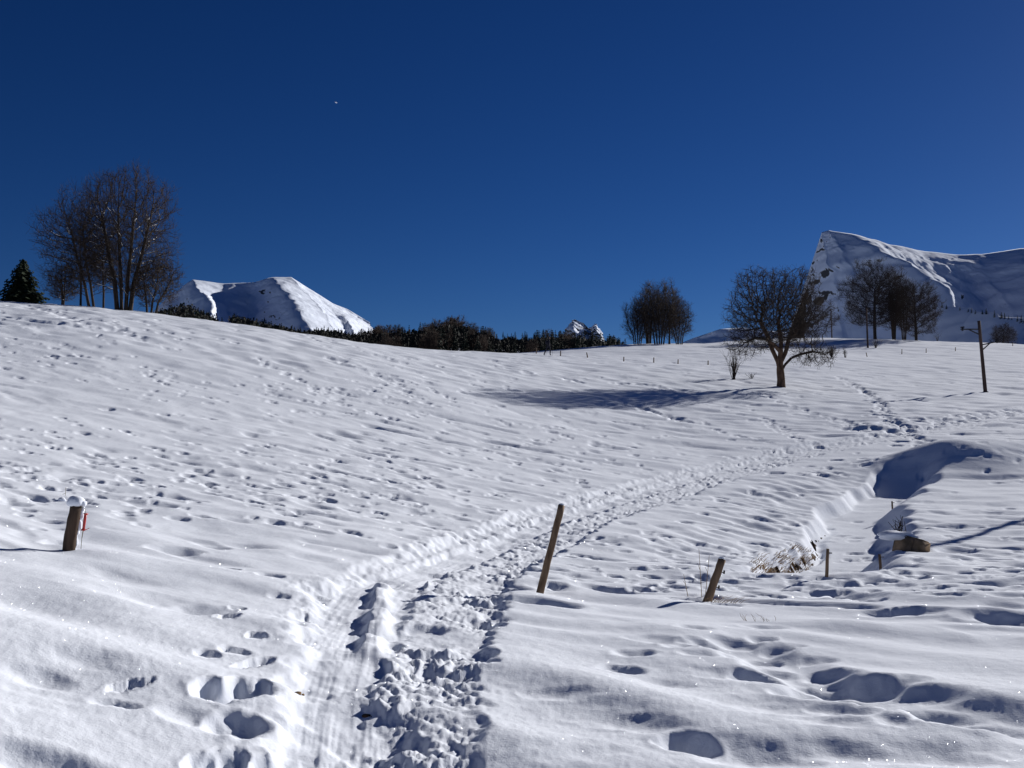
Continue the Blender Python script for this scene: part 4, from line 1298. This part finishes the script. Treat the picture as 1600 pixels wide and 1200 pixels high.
# ------------------------------------------------------------------ the walker on the ridge
q = on(857, 551); q = onr(857, 100)
t = empty('person', q); tag(t, 'person in dark clothes walking on the far ridge with poles', 'person')
J = {'pel': (0, 0, .95), 'ch': (.03, 0, 1.28), 'nk': (.05, 0, 1.50), 'hd': (.07, 0, 1.66), 'hb': (.07, 0, 1.74), 'lh': (-.09, .07, .90), 'lk': (-.24, .09, .50), 'la': (-.42, .1, .10),
     'lt': (-.33, .1, .03), 'rh': (.08, -.07, .90), 'rk': (.18, -.08, .50), 'ra': (.16, -.1, .08), 'rt': (.28, -.1, .03), 'ls': (.03, .19, 1.42), 'le': (.10, .27, 1.15), 'lw': (.30, .25, 1.05),
     'rs': (.05, -.19, 1.42), 're': (-.12, -.27, 1.18), 'rw': (-.02, -.27, .95)}
RAD = dict(pel=.15, ch=.16, nk=.06, hd=.10, hb=.085, lh=.10, lk=.07, la=.05, lt=.045, rh=.10, rk=.07, ra=.05, rt=.045, ls=.075, le=.05, lw=.04, rs=.075, re=.05, rw=.04)
E = [('pel', 'ch'), ('ch', 'nk'), ('nk', 'hd'), ('hd', 'hb'), ('pel', 'lh'), ('lh', 'lk'), ('lk', 'la'), ('la', 'lt'), ('pel', 'rh'), ('rh', 'rk'), ('rk', 'ra'), ('ra', 'rt'),
     ('ch', 'ls'), ('ls', 'le'), ('le', 'lw'), ('ch', 'rs'), ('rs', 're'), ('re', 'rw')]
K = list(J); me = bpy.data.meshes.new('body'); me.from_pydata([J[k_] for k_ in K], [(K.index(a_), K.index(b_)) for a_, b_ in E], [])
o = link('body', me, t, M_CLOTH)
o.modifiers.new('skin', 'SKIN'); sk = me.skin_vertices[0].data
for i, k_ in enumerate(K): sk[i].radius = (RAD[k_], RAD[k_]); sk[i].use_root = (k_ == 'pel')
o.modifiers.new('sub', 'SUBSURF').levels = 2; o.modifiers['sub'].render_levels = 2
bm_obj('face', lambda bm: blob(bm, (.115, 0, 1.655), .075, 1, 2, (.8, .9, 1.15), 0), M_SKIN, t, True)
bm_obj('hat', lambda bm: blob(bm, (.06, 0, 1.74), .105, 1, 2, (1, .95, .7), 0), M_CLOTH, t, True)
bm_obj('backpack', lambda bm: blob(bm, (-.17, 0, 1.27), .17, 2, 2, (.75, .9, 1.35), .1), M_CLOTH, t, True)
bm_obj('walking_pole', lambda bm: rod(bm, (.31, .25, 1.08), (.42, .25, 0), .012, .009, 6), M_METAL, t)
bm_obj('walking_pole', lambda bm: rod(bm, (-.01, -.27, .98), (-.28, -.27, 0), .012, .009, 6), M_METAL, t)

# ------------------------------------------------------------------ drifting flake and ice glints
o = bm_obj('snowflake', lambda bm: blob(bm, (0, 0, 0), .007, 3, 2, (1.2, .6, .5), .3), M_SNOW, None, True)
o.location = at(525, 160, 6.0); o.rotation_euler = (0, .5, 0); tag(o, 'tiny white snowflake drifting in the blue sky', 'snowflake')
rs = np.random.RandomState(12)
hv = None; V, Qf = [], []
for k in range(4200):
    r = math.exp(rs.uniform(math.log(4.2), math.log(19))); az = math.radians(rs.uniform(-29, 29))
    if rs.rand() > .35 + 1.1 * pnoise(np.array([r * math.sin(az) * .5]), np.array([r * math.cos(az) * .5]), 5)[0] + .25: continue
    x, y = r * math.sin(az), r * math.cos(az); z = gz(x, y) + .002
    view = -Vector((x, y, z)).normalized(); nrm = (view + SUNV).normalized()
    nrm = (nrm + Vector(rs.normal(0, .11, 3))).normalized()
    u = nrm.orthogonal().normalized(); w_ = nrm.cross(u); s = rs.uniform(.0004, .0011) * (.5 + r * .12)
    b0 = len(V); c = Vector((x, y, z + .001)) + nrm * s
    for e_, g_ in ((1, 0), (0, 1), (-1, 0), (0, -1)): V.append(tuple(c + u * s * e_ + w_ * s * g_))
    Qf.append((b0, b0 + 1, b0 + 2, b0 + 3))
o = link('ice_crystals', np_mesh('ice_crystals', np.array(V), np.array(Qf), False), None, M_GLINT)
tag(o, 'sparkling ice crystals scattered over the near snow', 'ice crystals', kind='stuff')
